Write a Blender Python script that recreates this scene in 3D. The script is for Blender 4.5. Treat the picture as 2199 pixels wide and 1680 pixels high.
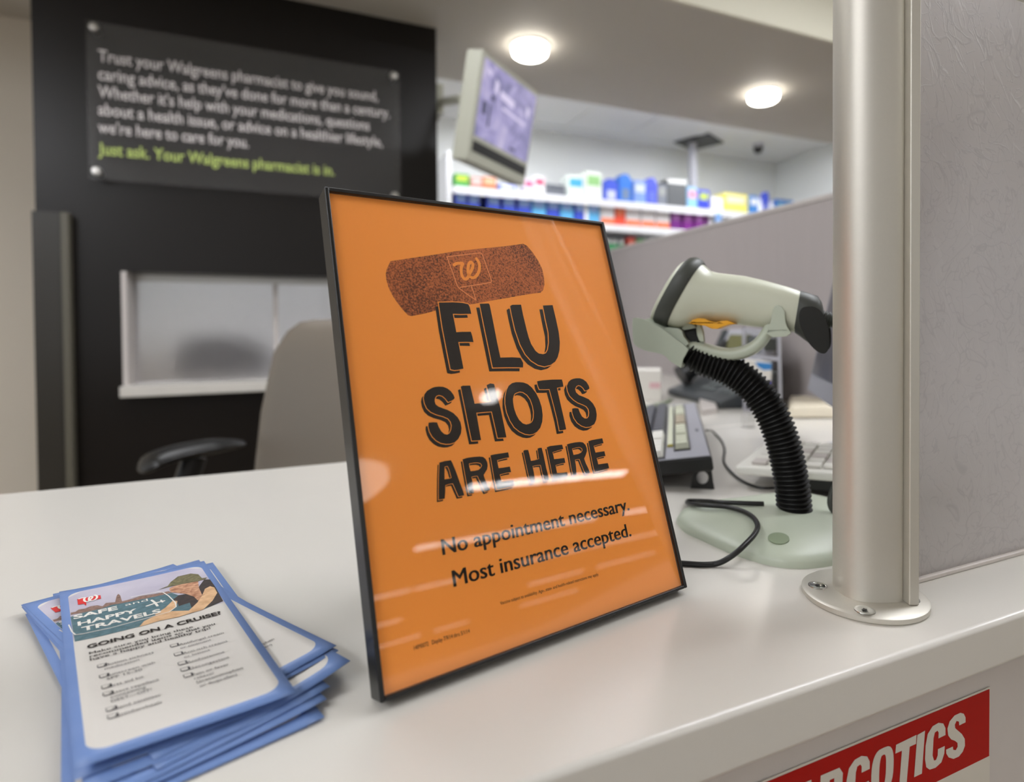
import bpy, bmesh, math, random
from mathutils import Vector, Matrix
from mathutils.geometry import tessellate_polygon
random.seed(7)
for o in list(bpy.data.objects): bpy.data.objects.remove(o)
S = bpy.context.scene
COL = S.collection
V = Vector
# ------------------------------------------------------------------ camera
T = 1.05                      # counter top height above the floor
H = T + .183                  # lens height
F, CX, CY = 1285., 1198., 726.
YAW, PIT, ROL = math.radians(24.35), math.radians(-.998), math.radians(-.418)
fw = V((math.sin(YAW)*math.cos(PIT), math.cos(YAW)*math.cos(PIT), math.sin(PIT)))
r0 = V((math.cos(YAW), -math.sin(YAW), 0)); u0 = r0.cross(fw)
rr = r0*math.cos(ROL)+u0*math.sin(ROL); uu = -r0*math.sin(ROL)+u0*math.cos(ROL)
EYE = V((0, 0, H))
cd = bpy.data.cameras.new('camera'); cam = bpy.data.objects.new('camera', cd); COL.objects.link(cam)
cam.matrix_world = Matrix((( rr.x, uu.x, -fw.x, EYE.x), (rr.y, uu.y, -fw.y, EYE.y), (rr.z, uu.z, -fw.z, EYE.z), (0, 0, 0, 1)))
cd.sensor_width = 36; cd.sensor_fit = 'HORIZONTAL'; cd.lens = 36*F/2199
cd.shift_x = -(CX-1099.5)/2199; cd.shift_y = (CY-840)/2199
cd.clip_start = .01; cd.clip_end = 100
cd.dof.use_dof = True; cd.dof.focus_distance = .40; cd.dof.aperture_fstop = 4.5
S.camera = cam
# ------------------------------------------------------------------ view + world
S.view_settings.view_transform = 'Standard'; S.view_settings.look = 'None'
S.view_settings.gamma = 1; S.view_settings.use_curve_mapping = False
S.view_settings.exposure = 0.15
W = bpy.data.worlds.new('store_air'); S.world = W; W.use_nodes = True
W.node_tree.nodes['Background'].inputs[0].default_value = (.78, .80, .82, 1)
W.node_tree.nodes['Background'].inputs[1].default_value = .85

def ray(x, y): return rr*((x-CX)/F) - uu*((y-CY)/F) + fw
def atz(x, y, z=T):
    d = ray(x, y); return EYE + d*((z-H)/d.z)
def aty(x, y, Y):
    d = ray(x, y); return EYE + d*(Y/d.y)
def atd(x, y, t): return EYE + ray(x, y)*t

class Plane:
    def __init__(s, o, u, v): s.o, s.u, s.v = V(o), V(u).normalized(), V(v).normalized(); s.n = s.u.cross(s.v).normalized()
    def px(s, x, y):
        d = ray(x, y); t = (s.o-EYE).dot(s.n)/d.dot(s.n); p = EYE+d*t-s.o
        return V((p.dot(s.u), p.dot(s.v)))
    def pt(s, a, b, w=0): return s.o+s.u*a+s.v*b+s.n*w

# ------------------------------------------------------------------ materials
def lin(c):
    if isinstance(c, str): c = tuple(int(c[i:i+2], 16) for i in (0, 2, 4))
    return tuple(((v/255)/12.92 if v/255 <= .04045 else ((v/255+.055)/1.055)**2.4) for v in c)+(1,)
MC = {}
def mat(name, c, rough=.5, metal=0, spec=.5, noise=.04, scale=60, bump=0, coat=0, nscale3=None, emit=0, trans=0):
    if name in MC: return MC[name]
    m = bpy.data.materials.new(name); m.use_nodes = True; MC[name] = m
    nt = m.node_tree; b = nt.nodes['Principled BSDF']; L = nt.links.new
    b.inputs['Roughness'].default_value = rough; b.inputs['Metallic'].default_value = metal
    b.inputs['Specular IOR Level'].default_value = spec; b.inputs['Coat Weight'].default_value = coat
    b.inputs['Transmission Weight'].default_value = trans
    col = lin(c)
    tc = nt.nodes.new('ShaderNodeTexCoord'); mp = nt.nodes.new('ShaderNodeMapping'); L(tc.outputs['Object'], mp.inputs[0])
    if nscale3: mp.inputs['Scale'].default_value = nscale3
    n = nt.nodes.new('ShaderNodeTexNoise'); n.inputs['Scale'].default_value = scale; n.inputs['Detail'].default_value = 4
    L(mp.outputs[0], n.inputs['Vector'])
    mx = nt.nodes.new('ShaderNodeMix'); mx.data_type = 'RGBA'
    mx.inputs[6].default_value = tuple(max(0, v*(1-noise)) for v in col[:3])+(1,)
    mx.inputs[7].default_value = tuple(min(1, v*(1+noise)) for v in col[:3])+(1,)
    L(n.outputs['Fac'], mx.inputs[0]); L(mx.outputs[2], b.inputs['Base Color'])
    if bump:
        bp = nt.nodes.new('ShaderNodeBump'); bp.inputs['Strength'].default_value = bump; bp.inputs['Distance'].default_value = .001
        L(n.outputs['Fac'], bp.inputs['Height']); L(bp.outputs[0], b.inputs['Normal'])
    if emit:
        b.inputs['Emission Strength'].default_value = emit; L(mx.outputs[2], b.inputs['Emission Color'])
    return m
def emat(name, c, s):
    if name in MC: return MC[name]
    m = bpy.data.materials.new(name); m.use_nodes = True; MC[name] = m; nt = m.node_tree
    nt.nodes.remove(nt.nodes['Principled BSDF']); e = nt.nodes.new('ShaderNodeEmission')
    e.inputs[0].default_value = lin(c); e.inputs[1].default_value = s
    nt.links.new(e.outputs[0], nt.nodes['Material Output'].inputs[0]); return m

M = dict(
 counter=mat('white_laminate', (208, 204, 196), .22, spec=.45, noise=.012, scale=9),
 edge=mat('laminate_edge', (206, 203, 192), .35, noise=.01),
 fascia=mat('grey_fascia', (198, 191, 186), .45, noise=.02),
 floor=mat('beige_floor', (150, 138, 120), .4, noise=.08, scale=3),
 soffit=mat('taupe_paint', (186, 180, 170), .7, noise=.015, scale=200),
 fascia_up=mat('cream_paint', (215, 211, 192), .7, noise=.015, scale=200),
 ceil=mat('ceiling_paint', (226, 226, 224), .8, noise=.02, scale=120),
 wallw=mat('white_wall_paint', (228, 230, 228), .7, noise=.01, scale=100),
 wallb=mat('beige_wall_paint', (222, 212, 196), .6, noise=.015, scale=100),
 dark=mat('espresso_laminate', (20, 16, 13), .32, spec=.35, noise=.12, scale=14, nscale3=(1, 1, 9)),
 chrome=mat('brushed_steel', (205, 202, 196), .3, metal=1, noise=.05, scale=300),
 alu=mat('satin_aluminium', (206, 202, 192), .5, metal=.8, noise=.02, scale=500),
 screw=mat('bright_steel', (215, 215, 212), .15, metal=1, noise=.02),
 black=mat('black_plastic', (14, 13, 12), .4, noise=.1),
 frame=mat('black_metal', (15, 14, 13), .33, spec=.5, noise=.1, scale=400),
 blackrub=mat('black_rubber', (9, 8, 7), .5, spec=.3, noise=.2, scale=300),
 ink=mat('black_ink', (33, 24, 18), .55, spec=.25, noise=.06, scale=500),
 inktext=mat('grey_ink', (70, 66, 66), .6, noise=.06, scale=500),
 orange=mat('orange_paper', (255, 156, 64), .6, spec=.2, noise=.02, scale=700),
 orangelite=mat('pale_orange_ink', (240, 150, 92), .6, spec=.2, noise=.02, scale=700),
 white=mat('white_paper', (226, 222, 214), .6, noise=.01),
 ptext=mat('white_vinyl', (216, 208, 206), .6, noise=.01),
 green_text=mat('lime_vinyl', (188, 205, 112), .6, noise=.01),
 red=mat('red_vinyl', (168, 16, 8), .55, spec=.15, noise=.03, scale=300),
 redlogo=mat('red_ink', (205, 30, 28), .6, noise=.03),
 wvinyl=mat('cream_vinyl', (208, 202, 190), .45, noise=.01),
 cream=mat('grey_cream_plastic', (200, 202, 182), .3, spec=.5, noise=.015, scale=80),
 sage=mat('sage_plastic', (180, 187, 169), .38, spec=.5, noise=.02, scale=90),
 sagedark=mat('dark_sage', (128, 140, 114), .6, noise=.05),
 rubberg=mat('dark_grey_rubber', (62, 64, 58), .45, spec=.4, noise=.06, scale=300),
 rubberd=mat('charcoal_rubber', (32, 32, 29), .55, spec=.3, noise=.1, scale=300),
 yellow=mat('yellow_plastic', (226, 160, 14), .4, noise=.03),
 partition=mat('grey_fabric', (176, 168, 166), .85, spec=.15, noise=.05, scale=40, nscale3=(1, 1, .15), bump=.2),
 kbgrey=mat('silver_plastic', (150, 150, 158), .4, noise=.02),
 keydark=mat('charcoal_key', (84, 84, 92), .4, noise=.03),
 keylight=mat('pale_key', (196, 198, 176), .4, noise=.03),
 keybrown=mat('taupe_key', (172, 160, 138), .4, noise=.03),
 keywhite=mat('white_key', (224, 222, 214), .4, noise=.02),
 phone=mat('phone_charcoal', (62, 66, 68), .45, noise=.06, scale=100),
 phkey=mat('phone_key', (96, 102, 102), .45, noise=.05),
 lcd=mat('olive_lcd', (112, 110, 62), .25, noise=.08, scale=20),
 silver=mat('silver_trim', (186, 186, 194), .3, noise=.02),
 leather=mat('taupe_leather', (122, 113, 102), .42, spec=.5, noise=.04, scale=150, bump=.08),
 tvbody=mat('tv_shell', (178, 178, 162), .45, noise=.02),
 sidepanel=mat('dark_side_laminate', (44, 41, 35), .35, noise=.05), sidestrip=mat('bronze_strip', (92, 88, 76), .4, noise=.03),
 shelf=mat('white_shelf', (235, 235, 238), .4, noise=.01),
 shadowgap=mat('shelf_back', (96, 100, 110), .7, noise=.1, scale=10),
)
def surf(name, build, **k):
    m = bpy.data.materials.new(name); m.use_nodes = True; MC[name] = m; nt = m.node_tree
    build(nt, nt.nodes, nt.links.new, nt.nodes['Principled BSDF'], nt.nodes['Material Output']); return m
def node(N, t, **k):
    n = N.new(t)
    for a, v in k.items(): setattr(n, a, v)
    return n
def mth(N, L, op, a, b=None, clamp=False):
    n = N.new('ShaderNodeMath'); n.operation = op; n.use_clamp = clamp
    for i, q in enumerate((a, b)):
        if q is None: continue
        if isinstance(q, (int, float)): n.inputs[i].default_value = q
        else: L(q, n.inputs[i])
    return n.outputs[0]
def hairlines(N, L, vec, scale, width, dist=1.2):
    """thin curly scratch lines: the half-level contours of a warped noise"""
    a = N.new('ShaderNodeTexNoise'); a.inputs['Scale'].default_value = scale; a.inputs['Detail'].default_value = 1.5; a.inputs['Distortion'].default_value = dist
    L(vec, a.inputs['Vector'])
    d = mth(N, L, 'ABSOLUTE', mth(N, L, 'SUBTRACT', a.outputs['Fac'], .5))
    return mth(N, L, 'SUBTRACT', 1.0, mth(N, L, 'DIVIDE', d, width), True)
def two_sided_fresnel(N, L, ior):
    g = N.new('ShaderNodeNewGeometry'); f = N.new('ShaderNodeFresnel'); k = mth(N, L, 'MULTIPLY', g.outputs['Backfacing'], 1/ior-ior)
    L(mth(N, L, 'ADD', k, ior), f.inputs[0]); return f
def glass_film(nt, N, L, B, O):
    N.remove(B); tr = N.new('ShaderNodeBsdfTransparent'); gl = N.new('ShaderNodeBsdfGlossy'); gl.inputs['Roughness'].default_value = .012
    fr = two_sided_fresnel(N, L, 1.62); mx = N.new('ShaderNodeMixShader')
    L(fr.outputs[0], mx.inputs[0]); L(tr.outputs[0], mx.inputs[1]); L(gl.outputs[0], mx.inputs[2]); L(mx.outputs[0], O.inputs[0])
M['film'] = surf('clear_cover_sheet', glass_film)
def acrylic(nt, N, L, B, O):
    N.remove(B); tr = N.new('ShaderNodeBsdfTransparent'); tr.inputs[0].default_value = (.93, .93, .93, 1)
    gl = N.new('ShaderNodeBsdfGlossy'); gl.inputs['Roughness'].default_value = .12
    df = N.new('ShaderNodeBsdfDiffuse'); df.inputs[0].default_value = (.5, .5, .5, 1)
    fr = two_sided_fresnel(N, L, 1.4); mx = N.new('ShaderNodeMixShader'); m2 = N.new('ShaderNodeMixShader'); m2.inputs[0].default_value = .035
    L(tr.outputs[0], m2.inputs[1]); L(df.outputs[0], m2.inputs[2])
    L(fr.outputs[0], mx.inputs[0]); L(m2.outputs[0], mx.inputs[1]); L(gl.outputs[0], mx.inputs[2]); L(mx.outputs[0], O.inputs[0])
M['acrylic'] = surf('clear_acrylic', acrylic)
def frosted(clear, tint, ls=9.0, rough=.42):
    def f(nt, N, L, B, O):
        tc = N.new('ShaderNodeTexCoord'); mp = N.new('ShaderNodeMapping'); L(tc.outputs['Object'], mp.inputs[0])
        mp.inputs['Rotation'].default_value = (0, .45, 0)
        m2 = N.new('ShaderNodeMapping'); L(mp.outputs[0], m2.inputs[0]); m2.inputs['Scale'].default_value = (2.2, 2.2, .55)
        h1 = hairlines(N, L, tc.outputs['Object'], ls*1.6, .014, 2.4)
        h2 = hairlines(N, L, m2.outputs[0], ls*3.2, .022, .5)
        h3 = hairlines(N, L, mp.outputs[0], ls*3.6, .020, 2.8)
        hh = mth(N, L, 'ADD', h1, mth(N, L, 'ADD', h2, h3), True)
        B.inputs['Base Color'].default_value = lin(tint); B.inputs['Roughness'].default_value = rough
        B.inputs['Specular IOR Level'].default_value = .6
        bp = N.new('ShaderNodeBump'); bp.inputs['Strength'].default_value = .5; bp.inputs['Distance'].default_value = .001; L(hh, bp.inputs['Height']); L(bp.outputs[0], B.inputs['Normal'])
        mc = N.new('ShaderNodeMix'); mc.data_type = 'RGBA'; L(mth(N, L, 'MULTIPLY', h2, .55), mc.inputs[0])
        mc.inputs[6].default_value = lin(tint); mc.inputs[7].default_value = lin((222, 218, 214))
        dk = N.new('ShaderNodeMix'); dk.data_type = 'RGBA'; L(mth(N, L, 'MULTIPLY', mth(N, L, 'MAXIMUM', h1, h3), .5), dk.inputs[0]); L(mc.outputs[2], dk.inputs[6]); dk.inputs[7].default_value = lin((84, 78, 76)); L(dk.outputs[2], B.inputs['Base Color'])
        tl = N.new('ShaderNodeBsdfTranslucent'); tl.inputs[0].default_value = lin(tint)
        rf = N.new('ShaderNodeBsdfRefraction'); rf.inputs['Roughness'].default_value = .6; rf.inputs['IOR'].default_value = 1.2; rf.inputs[0].default_value = (.92, .91, .92, 1)
        a = N.new('ShaderNodeMixShader'); a.inputs[0].default_value = .5; L(B.outputs[0], a.inputs[1]); L(tl.outputs[0], a.inputs[2])
        b = N.new('ShaderNodeMixShader'); b.inputs[0].default_value = clear; L(a.outputs[0], b.inputs[1]); L(rf.outputs[0], b.inputs[2]); L(b.outputs[0], O.inputs[0])
    return f
M['frost'] = surf('frosted_scratched_acrylic', frosted(.42, (208, 202, 198)))
M['frostwin'] = surf('frosted_window_acrylic', frosted(.78, (196, 192, 192), 6))
def bandage(nt, N, L, B, O):
    tc = N.new('ShaderNodeTexCoord')
    n = N.new('ShaderNodeTexNoise'); n.inputs['Scale'].default_value = 900; n.inputs['Detail'].default_value = 3; L(tc.outputs['Object'], n.inputs['Vector'])
    n2 = N.new('ShaderNodeTexNoise'); n2.inputs['Scale'].default_value = 22; n2.inputs['Detail'].default_value = 2; L(tc.outputs['Object'], n2.inputs['Vector'])
    v = N.new('ShaderNodeTexVoronoi'); v.inputs['Scale'].default_value = 230; L(tc.outputs['Object'], v.inputs['Vector'])
    s = mth(N, L, 'ADD', mth(N, L, 'MULTIPLY', n.outputs['Fac'], 1.9), mth(N, L, 'MULTIPLY', n2.outputs['Fac'], .9))
    r = N.new('ShaderNodeValToRGB'); L(mth(N, L, 'SUBTRACT', s, .92, True), r.inputs[0])
    r.color_ramp.elements[0].position = .25; r.color_ramp.elements[0].color = lin((96, 50, 26))
    r.color_ramp.elements[1].position = .75; r.color_ramp.elements[1].color = lin((196, 108, 58))
    dots = mth(N, L, 'LESS_THAN', v.outputs['Distance'], .13)
    mx = N.new('ShaderNodeMix'); mx.data_type = 'RGBA'; L(mth(N, L, 'MULTIPLY', dots, .8), mx.inputs[0]); L(r.outputs[0], mx.inputs[6]); mx.inputs[7].default_value = lin((52, 24, 14))
    L(mx.outputs[2], B.inputs['Base Color']); B.inputs['Roughness'].default_value = .6; B.inputs['Specular IOR Level'].default_value = .2
M['bandage'] = surf('speckled_bandage_print', bandage)
def blueborder(nt, N, L, B, O):
    """printed card: lavender blue border, white rounded field (card uv, metres)"""
    uv = N.new('ShaderNodeUVMap'); sx = N.new('ShaderNodeSeparateXYZ'); L(uv.outputs[0], sx.inputs[0])
    R_ = .0085
    def q(o, c, h): return mth(N, L, 'MAXIMUM', mth(N, L, 'SUBTRACT', mth(N, L, 'ABSOLUTE', mth(N, L, 'SUBTRACT', o, c)), h-R_), 0.0)
    a = q(sx.outputs[0], .0437, .0393); b = q(sx.outputs[1], .1115, .1045)
    d = mth(N, L, 'SQRT', mth(N, L, 'ADD', mth(N, L, 'MULTIPLY', a, a), mth(N, L, 'MULTIPLY', b, b)))
    ins = mth(N, L, 'LESS_THAN', d, R_)
    n = N.new('ShaderNodeTexNoise'); n.inputs['Scale'].default_value = 40; L(uv.outputs[0], n.inputs['Vector'])
    bl = N.new('ShaderNodeMix'); bl.data_type = 'RGBA'; L(n.outputs['Fac'], bl.inputs[0]); bl.inputs[6].default_value = lin((104, 134, 190)); bl.inputs[7].default_value = lin((122, 148, 200))
    mx = N.new('ShaderNodeMix'); mx.data_type = 'RGBA'; L(ins, mx.inputs[0]); L(bl.outputs[2], mx.inputs[6]); mx.inputs[7].default_value = lin((214, 209, 202))
    L(mx.outputs[2], B.inputs['Base Color']); B.inputs['Roughness'].default_value = .42; B.inputs['Specular IOR Level'].default_value = .4
M['card'] = surf('printed_card', blueborder)
def photo_mat(name, a, b, sc, st=(1, 1, 1)):
    def f(nt, N, L, B, O):
        tc = N.new('ShaderNodeTexCoord'); mp = N.new('ShaderNodeMapping'); mp.inputs['Scale'].default_value = st; L(tc.outputs['Object'], mp.inputs[0])
        n = N.new('ShaderNodeTexNoise'); n.inputs['Scale'].default_value = sc; n.inputs['Detail'].default_value = 4; L(mp.outputs[0], n.inputs['Vector'])
        r = N.new('ShaderNodeValToRGB'); L(n.outputs['Fac'], r.inputs[0])
        r.color_ramp.elements[0].position = .35; r.color_ramp.elements[0].color = lin(a); r.color_ramp.elements[1].position = .65; r.color_ramp.elements[1].color = lin(b)
        L(r.outputs[0], B.inputs['Base Color']); B.inputs['Roughness'].default_value = .5
    return surf(name, f)
M['sky'] = photo_mat('printed_sky', (172, 166, 182), (190, 184, 196), 30)
M['sea'] = photo_mat('printed_sea', (62, 96, 104), (84, 116, 126), 300)
M['skyline'] = photo_mat('printed_skyline', (108, 82, 70), (150, 118, 104), 500)
M['hat'] = photo_mat('printed_hat', (84, 78, 48), (122, 114, 78), 400)
M['skin'] = photo_mat('printed_skin', (196, 152, 110), (222, 182, 138), 160)
M['skinshade'] = photo_mat('printed_face', (150, 96, 66), (206, 158, 124), 300)
M['dress'] = photo_mat('printed_dress', (24, 20, 20), (58, 38, 32), 300)
def screen(nt, N, L, B, O):
    """security view on the hung screen, lavender, emitting"""
    tc = N.new('ShaderNodeTexCoord'); n = N.new('ShaderNodeTexNoise'); n.inputs['Scale'].default_value = 9; n.inputs['Detail'].default_value = 5; n.inputs['Distortion'].default_value = .8
    L(tc.outputs['Object'], n.inputs['Vector'])
    r = N.new('ShaderNodeValToRGB'); L(n.outputs['Fac'], r.inputs[0])
    e = r.color_ramp.elements; e[0].position = .3; e[0].color = lin((104, 104, 146)); e[1].position = .72; e[1].color = lin((206, 196, 224))
    m = e.new(.5); m.color = lin((158, 150, 198))
    B.inputs['Base Color'].default_value = (.02, .02, .02, 1); B.inputs['Roughness'].default_value = .3
    L(r.outputs[0], B.inputs['Emission Color']); B.inputs['Emission Strength'].default_value = .85
M['screen'] = surf('lavender_screen', screen)
def em(name, c, s, rough=.3):
    def f(nt, N, L, B, O):
        B.inputs['Base Color'].default_value = (.02, .02, .02, 1); B.inputs['Roughness'].default_value = rough
        B.inputs['Emission Color'].default_value = lin(c); B.inputs['Emission Strength'].default_value = s
    return surf(name, f)
def monitor_face(nt, N, L, B, O):
    n = N.new('ShaderNodeTexNoise'); n.inputs['Scale'].default_value = 7; n.inputs['Distortion'].default_value = 1.0
    tc = N.new('ShaderNodeTexCoord'); L(tc.outputs['Object'], n.inputs['Vector'])
    r = N.new('ShaderNodeValToRGB'); L(n.outputs['Fac'], r.inputs[0]); e = r.color_ramp.elements
    e[0].position = .35; e[0].color = lin((54, 54, 70)); e[1].position = .7; e[1].color = lin((92, 88, 90))
    L(r.outputs[0], B.inputs['Base Color']); B.inputs['Roughness'].default_value = .35
M['monface'] = surf('dim_monitor_glass', monitor_face)
M['drum'] = emat('lit_drum', (255, 250, 240), 14)
M['tube_hot'] = emat('fluorescent_near', (255, 252, 248), 17)
M['tube_mid'] = emat('fluorescent_mid', (255, 250, 246), 7)
M['tube_far'] = emat('fluorescent_far', (255, 246, 240), 3.2)
M['fill_panel'] = emat('fill_panel_lens', (248, 250, 255), 15.0)  # emission of the added fill panels, here and in the next two
M['fill_panel_low'] = emat('staff_fill_lens', (248, 250, 255), 13.0)
M['fill_panel_cool'] = emat('pharmacy_fill_lens', (246, 249, 255), 19)
M['dome'] = emat('cove_glow', (255, 248, 238), 4.0)  # glow of the added dome that stands for a lit cove

# ------------------------------------------------------------------ mesh helpers
class MB:
    def __init__(s): s.v, s.f, s.uv = [], [], None
    def add(s, vs, fs):
        k = len(s.v); s.v += [V(p) for p in vs]; s.f += [tuple(i+k for i in f) for f in fs]; return s
def box(mb, c, d, rz=0, ax=None):
    """box centred at c with full size d; ax = (x, y, z) axes or rz about z"""
    if ax is None: ax = (V((math.cos(rz), math.sin(rz), 0)), V((-math.sin(rz), math.cos(rz), 0)), V((0, 0, 1)))
    c = V(c); p = []
    for i in (-1, 1):
        for j in (-1, 1):
            for k in (-1, 1): p.append(c+ax[0]*(i*d[0]/2)+ax[1]*(j*d[1]/2)+ax[2]*(k*d[2]/2))
    mb.add(p, [(0, 1, 3, 2), (4, 6, 7, 5), (0, 4, 5, 1), (2, 3, 7, 6), (0, 2, 6, 4), (1, 5, 7, 3)]); return mb
def bx(mb, x0, x1, y0, y1, z0, z1): return box(mb, ((x0+x1)/2, (y0+y1)/2, (z0+z1)/2), (x1-x0, y1-y0, z1-z0))
def loft(mb, rings, caps=True, closed=True):
    n = len(rings[0]); vs = [p for r in rings for p in r]; fs = []
    for i in range(len(rings)-1):
        for j in range(n if closed else n-1):
            a, b = i*n+j, i*n+(j+1) % n; fs.append((a, b, b+n, a+n))
    if caps and closed: fs += [tuple(range(n))[::-1], tuple(range((len(rings)-1)*n, len(rings)*n))]
    mb.add(vs, fs); return mb
def cat(P, n=6):
    P = [V(p) for p in P]; out = []
    for i in range(len(P)-1):
        a, b, c, d = P[max(i-1, 0)], P[i], P[i+1], P[min(i+2, len(P)-1)]
        for k in range(n):
            t = k/n; out.append(.5*((2*b)+(c-a)*t+(2*a-5*b+4*c-d)*t*t+(3*b-a-3*c+d)*t**3))
    return out+[P[-1]]
def tube(mb, P, r, n=10, ell=None):
    P = [V(p) for p in P]; R_ = r if callable(r) else (lambda i: r)
    t = (P[1]-P[0]).normalized(); a = t.cross(V((0, 0, 1)));  a = a.normalized() if a.length > .01 else V((1, 0, 0))
    rings = []
    for i, p in enumerate(P):
        t = (P[min(i+1, len(P)-1)]-P[max(i-1, 0)]).normalized(); a = (a-t*a.dot(t)).normalized(); b = t.cross(a)
        q = R_(i); rings.append([p+(a*math.cos(2*math.pi*k/n)+b*math.sin(2*math.pi*k/n))*q for k in range(n)])
    return loft(mb, rings)
def lathe(mb, c, prof, n=32, ax=None):
    """prof = [(radius, height)...] around ax[2] at c"""
    c = V(c); ax = ax or (V((1, 0, 0)), V((0, 1, 0)), V((0, 0, 1)))
    return loft(mb, [[c+(ax[0]*math.cos(2*math.pi*k/n)+ax[1]*math.sin(2*math.pi*k/n))*max(r, 1e-5)+ax[2]*h for k in range(n)] for r, h in prof])
def flat(mb, pl, loops, w=0.0, fn=None):
    """filled outline with holes lying on a plane (printing, vinyl, ink)"""
    L3 = [[V((p[0], p[1], 0)) for p in l] for l in loops]; tri = tessellate_polygon(L3)
    pts = [p for l in L3 for p in l]; g = fn or (lambda a, b: pl.pt(a, b, w))
    vs = [g(p.x, p.y) for p in pts]; fs = []
    for t in tri:
        a, b, c = (pts[i] for i in t); s = (b-a).cross(c-a).z
        fs.append(tuple(t) if s > 0 else tuple(t[::-1]))
    mb.add(vs, fs); return mb
def prism(mb, pl, loop, w0, w1):
    loop = [V((p[0], p[1])) for p in loop]
    if sum(loop[i-1].x*loop[i].y-loop[i].x*loop[i-1].y for i in range(len(loop))) < 0: loop = loop[::-1]
    tri = tessellate_polygon([[V((p.x, p.y, 0)) for p in loop]]); n = len(loop)
    vs = [pl.pt(p.x, p.y, w0) for p in loop]+[pl.pt(p.x, p.y, w1) for p in loop]; fs = []
    for t in tri:
        a, b, c = (loop[i] for i in t); s = (b-a).cross(c-a)
        t = tuple(t) if s > 0 else tuple(t[::-1]); fs += [tuple(i+n for i in t), t[::-1]]
    fs += [(i, (i+1) % n, (i+1) % n+n, i+n) for i in range(n)]
    mb.add(vs, fs); return mb
def ribbon(mb, pl, P, wd, w=0.0, closed=False, fn=None):
    """flat pen stroke along P with round joints"""
    g = fn or (lambda a, b: pl.pt(a, b, w)); P = [V((p[0], p[1])) for p in P]; n = len(P)
    L_, R_ = [], []
    for i in range(n):
        if closed: a, b = P[i-1], P[(i+1) % n]
        else: a, b = P[max(i-1, 0)], P[min(i+1, n-1)]
        t = (b-a).normalized(); q = V((-t.y, t.x)); ww = wd(i/(n-1)) if callable(wd) else wd
        L_.append(P[i]+q*ww/2); R_.append(P[i]-q*ww/2)
    vs = [g(*p) for p in L_]+[g(*p) for p in R_]; m = n if closed else n-1
    mb.add(vs, [(i+n, (i+1) % n+n, (i+1) % n, i) for i in range(m)])
    if not closed:
        for k, s in ((0, -1), (n-1, 1)):
            ww = (wd(k/(n-1)) if callable(wd) else wd)/2; t = (P[min(k+1, n-1)]-P[max(k-1, 0)]).normalized()*s; q = V((-t.y, t.x))
            mb.add([g(*(P[k]+(t*math.sin(x)+q*math.cos(x))*ww)) for x in [math.pi*j/8 for j in range(9)]], [tuple(range(8, -1, -1))])
    return mb
ROOT = {}
def finish(me, smooth):
    bm = bmesh.new(); bm.from_mesh(me); bmesh.ops.recalc_face_normals(bm, faces=bm.faces) if smooth != 'flat' else None
    bm.to_mesh(me); bm.free()
def obj(name, mb, m, parent=None, smooth=False, bevel=0, seg=2, loc=None, solid=True, label=None):
    me = bpy.data.meshes.new(name)
    base = V(ROOT[parent.name]) if parent else V(loc if loc is not None else (0, 0, 0))
    me.from_pydata([tuple(p-base) for p in mb.v], [], mb.f); me.materials.append(M[m] if isinstance(m, str) else m)
    if solid: finish(me, smooth)
    o = bpy.data.objects.new(name, me); COL.objects.link(o)
    if parent: o.parent = parent
    else: o.location = base
    ROOT[o.name] = tuple(base)
    if smooth:
        for p in me.polygons: p.use_smooth = True
        try: me.set_sharp_from_angle(angle=math.radians(40))
        except Exception: pass
    if bevel:
        b = o.modifiers.new('bevel', 'BEVEL'); b.width = bevel; b.segments = seg; b.limit_method = 'ANGLE'; b.angle_limit = math.radians(35)
        for p in me.polygons: p.use_smooth = True
        try: me.set_sharp_from_angle(angle=math.radians(60))
        except Exception: pass
        b.harden_normals = True
    if label: o['label'] = label
    return o
def tag(o, label=None, cat_=None, group=None, kind=None):
    if label: o['label'] = label
    if cat_: o['category'] = cat_
    if group: o['group'] = group
    if kind: o['kind'] = kind
    return o
def thing(name, loc, label, cat_, group=None):
    o = bpy.data.objects.new(name, None); COL.objects.link(o); o.location = V(loc); o.empty_display_size = .05
    ROOT[o.name] = tuple(V(loc)); return tag(o, label, cat_, group)
def struct(name, mb, m, **k): return tag(obj(name, mb, m, **k), kind='structure')
def cc(s, ox, oy, P): return [(ox+x/s, oy+y/s) for x, y in P]
FONTS = {}
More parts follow.
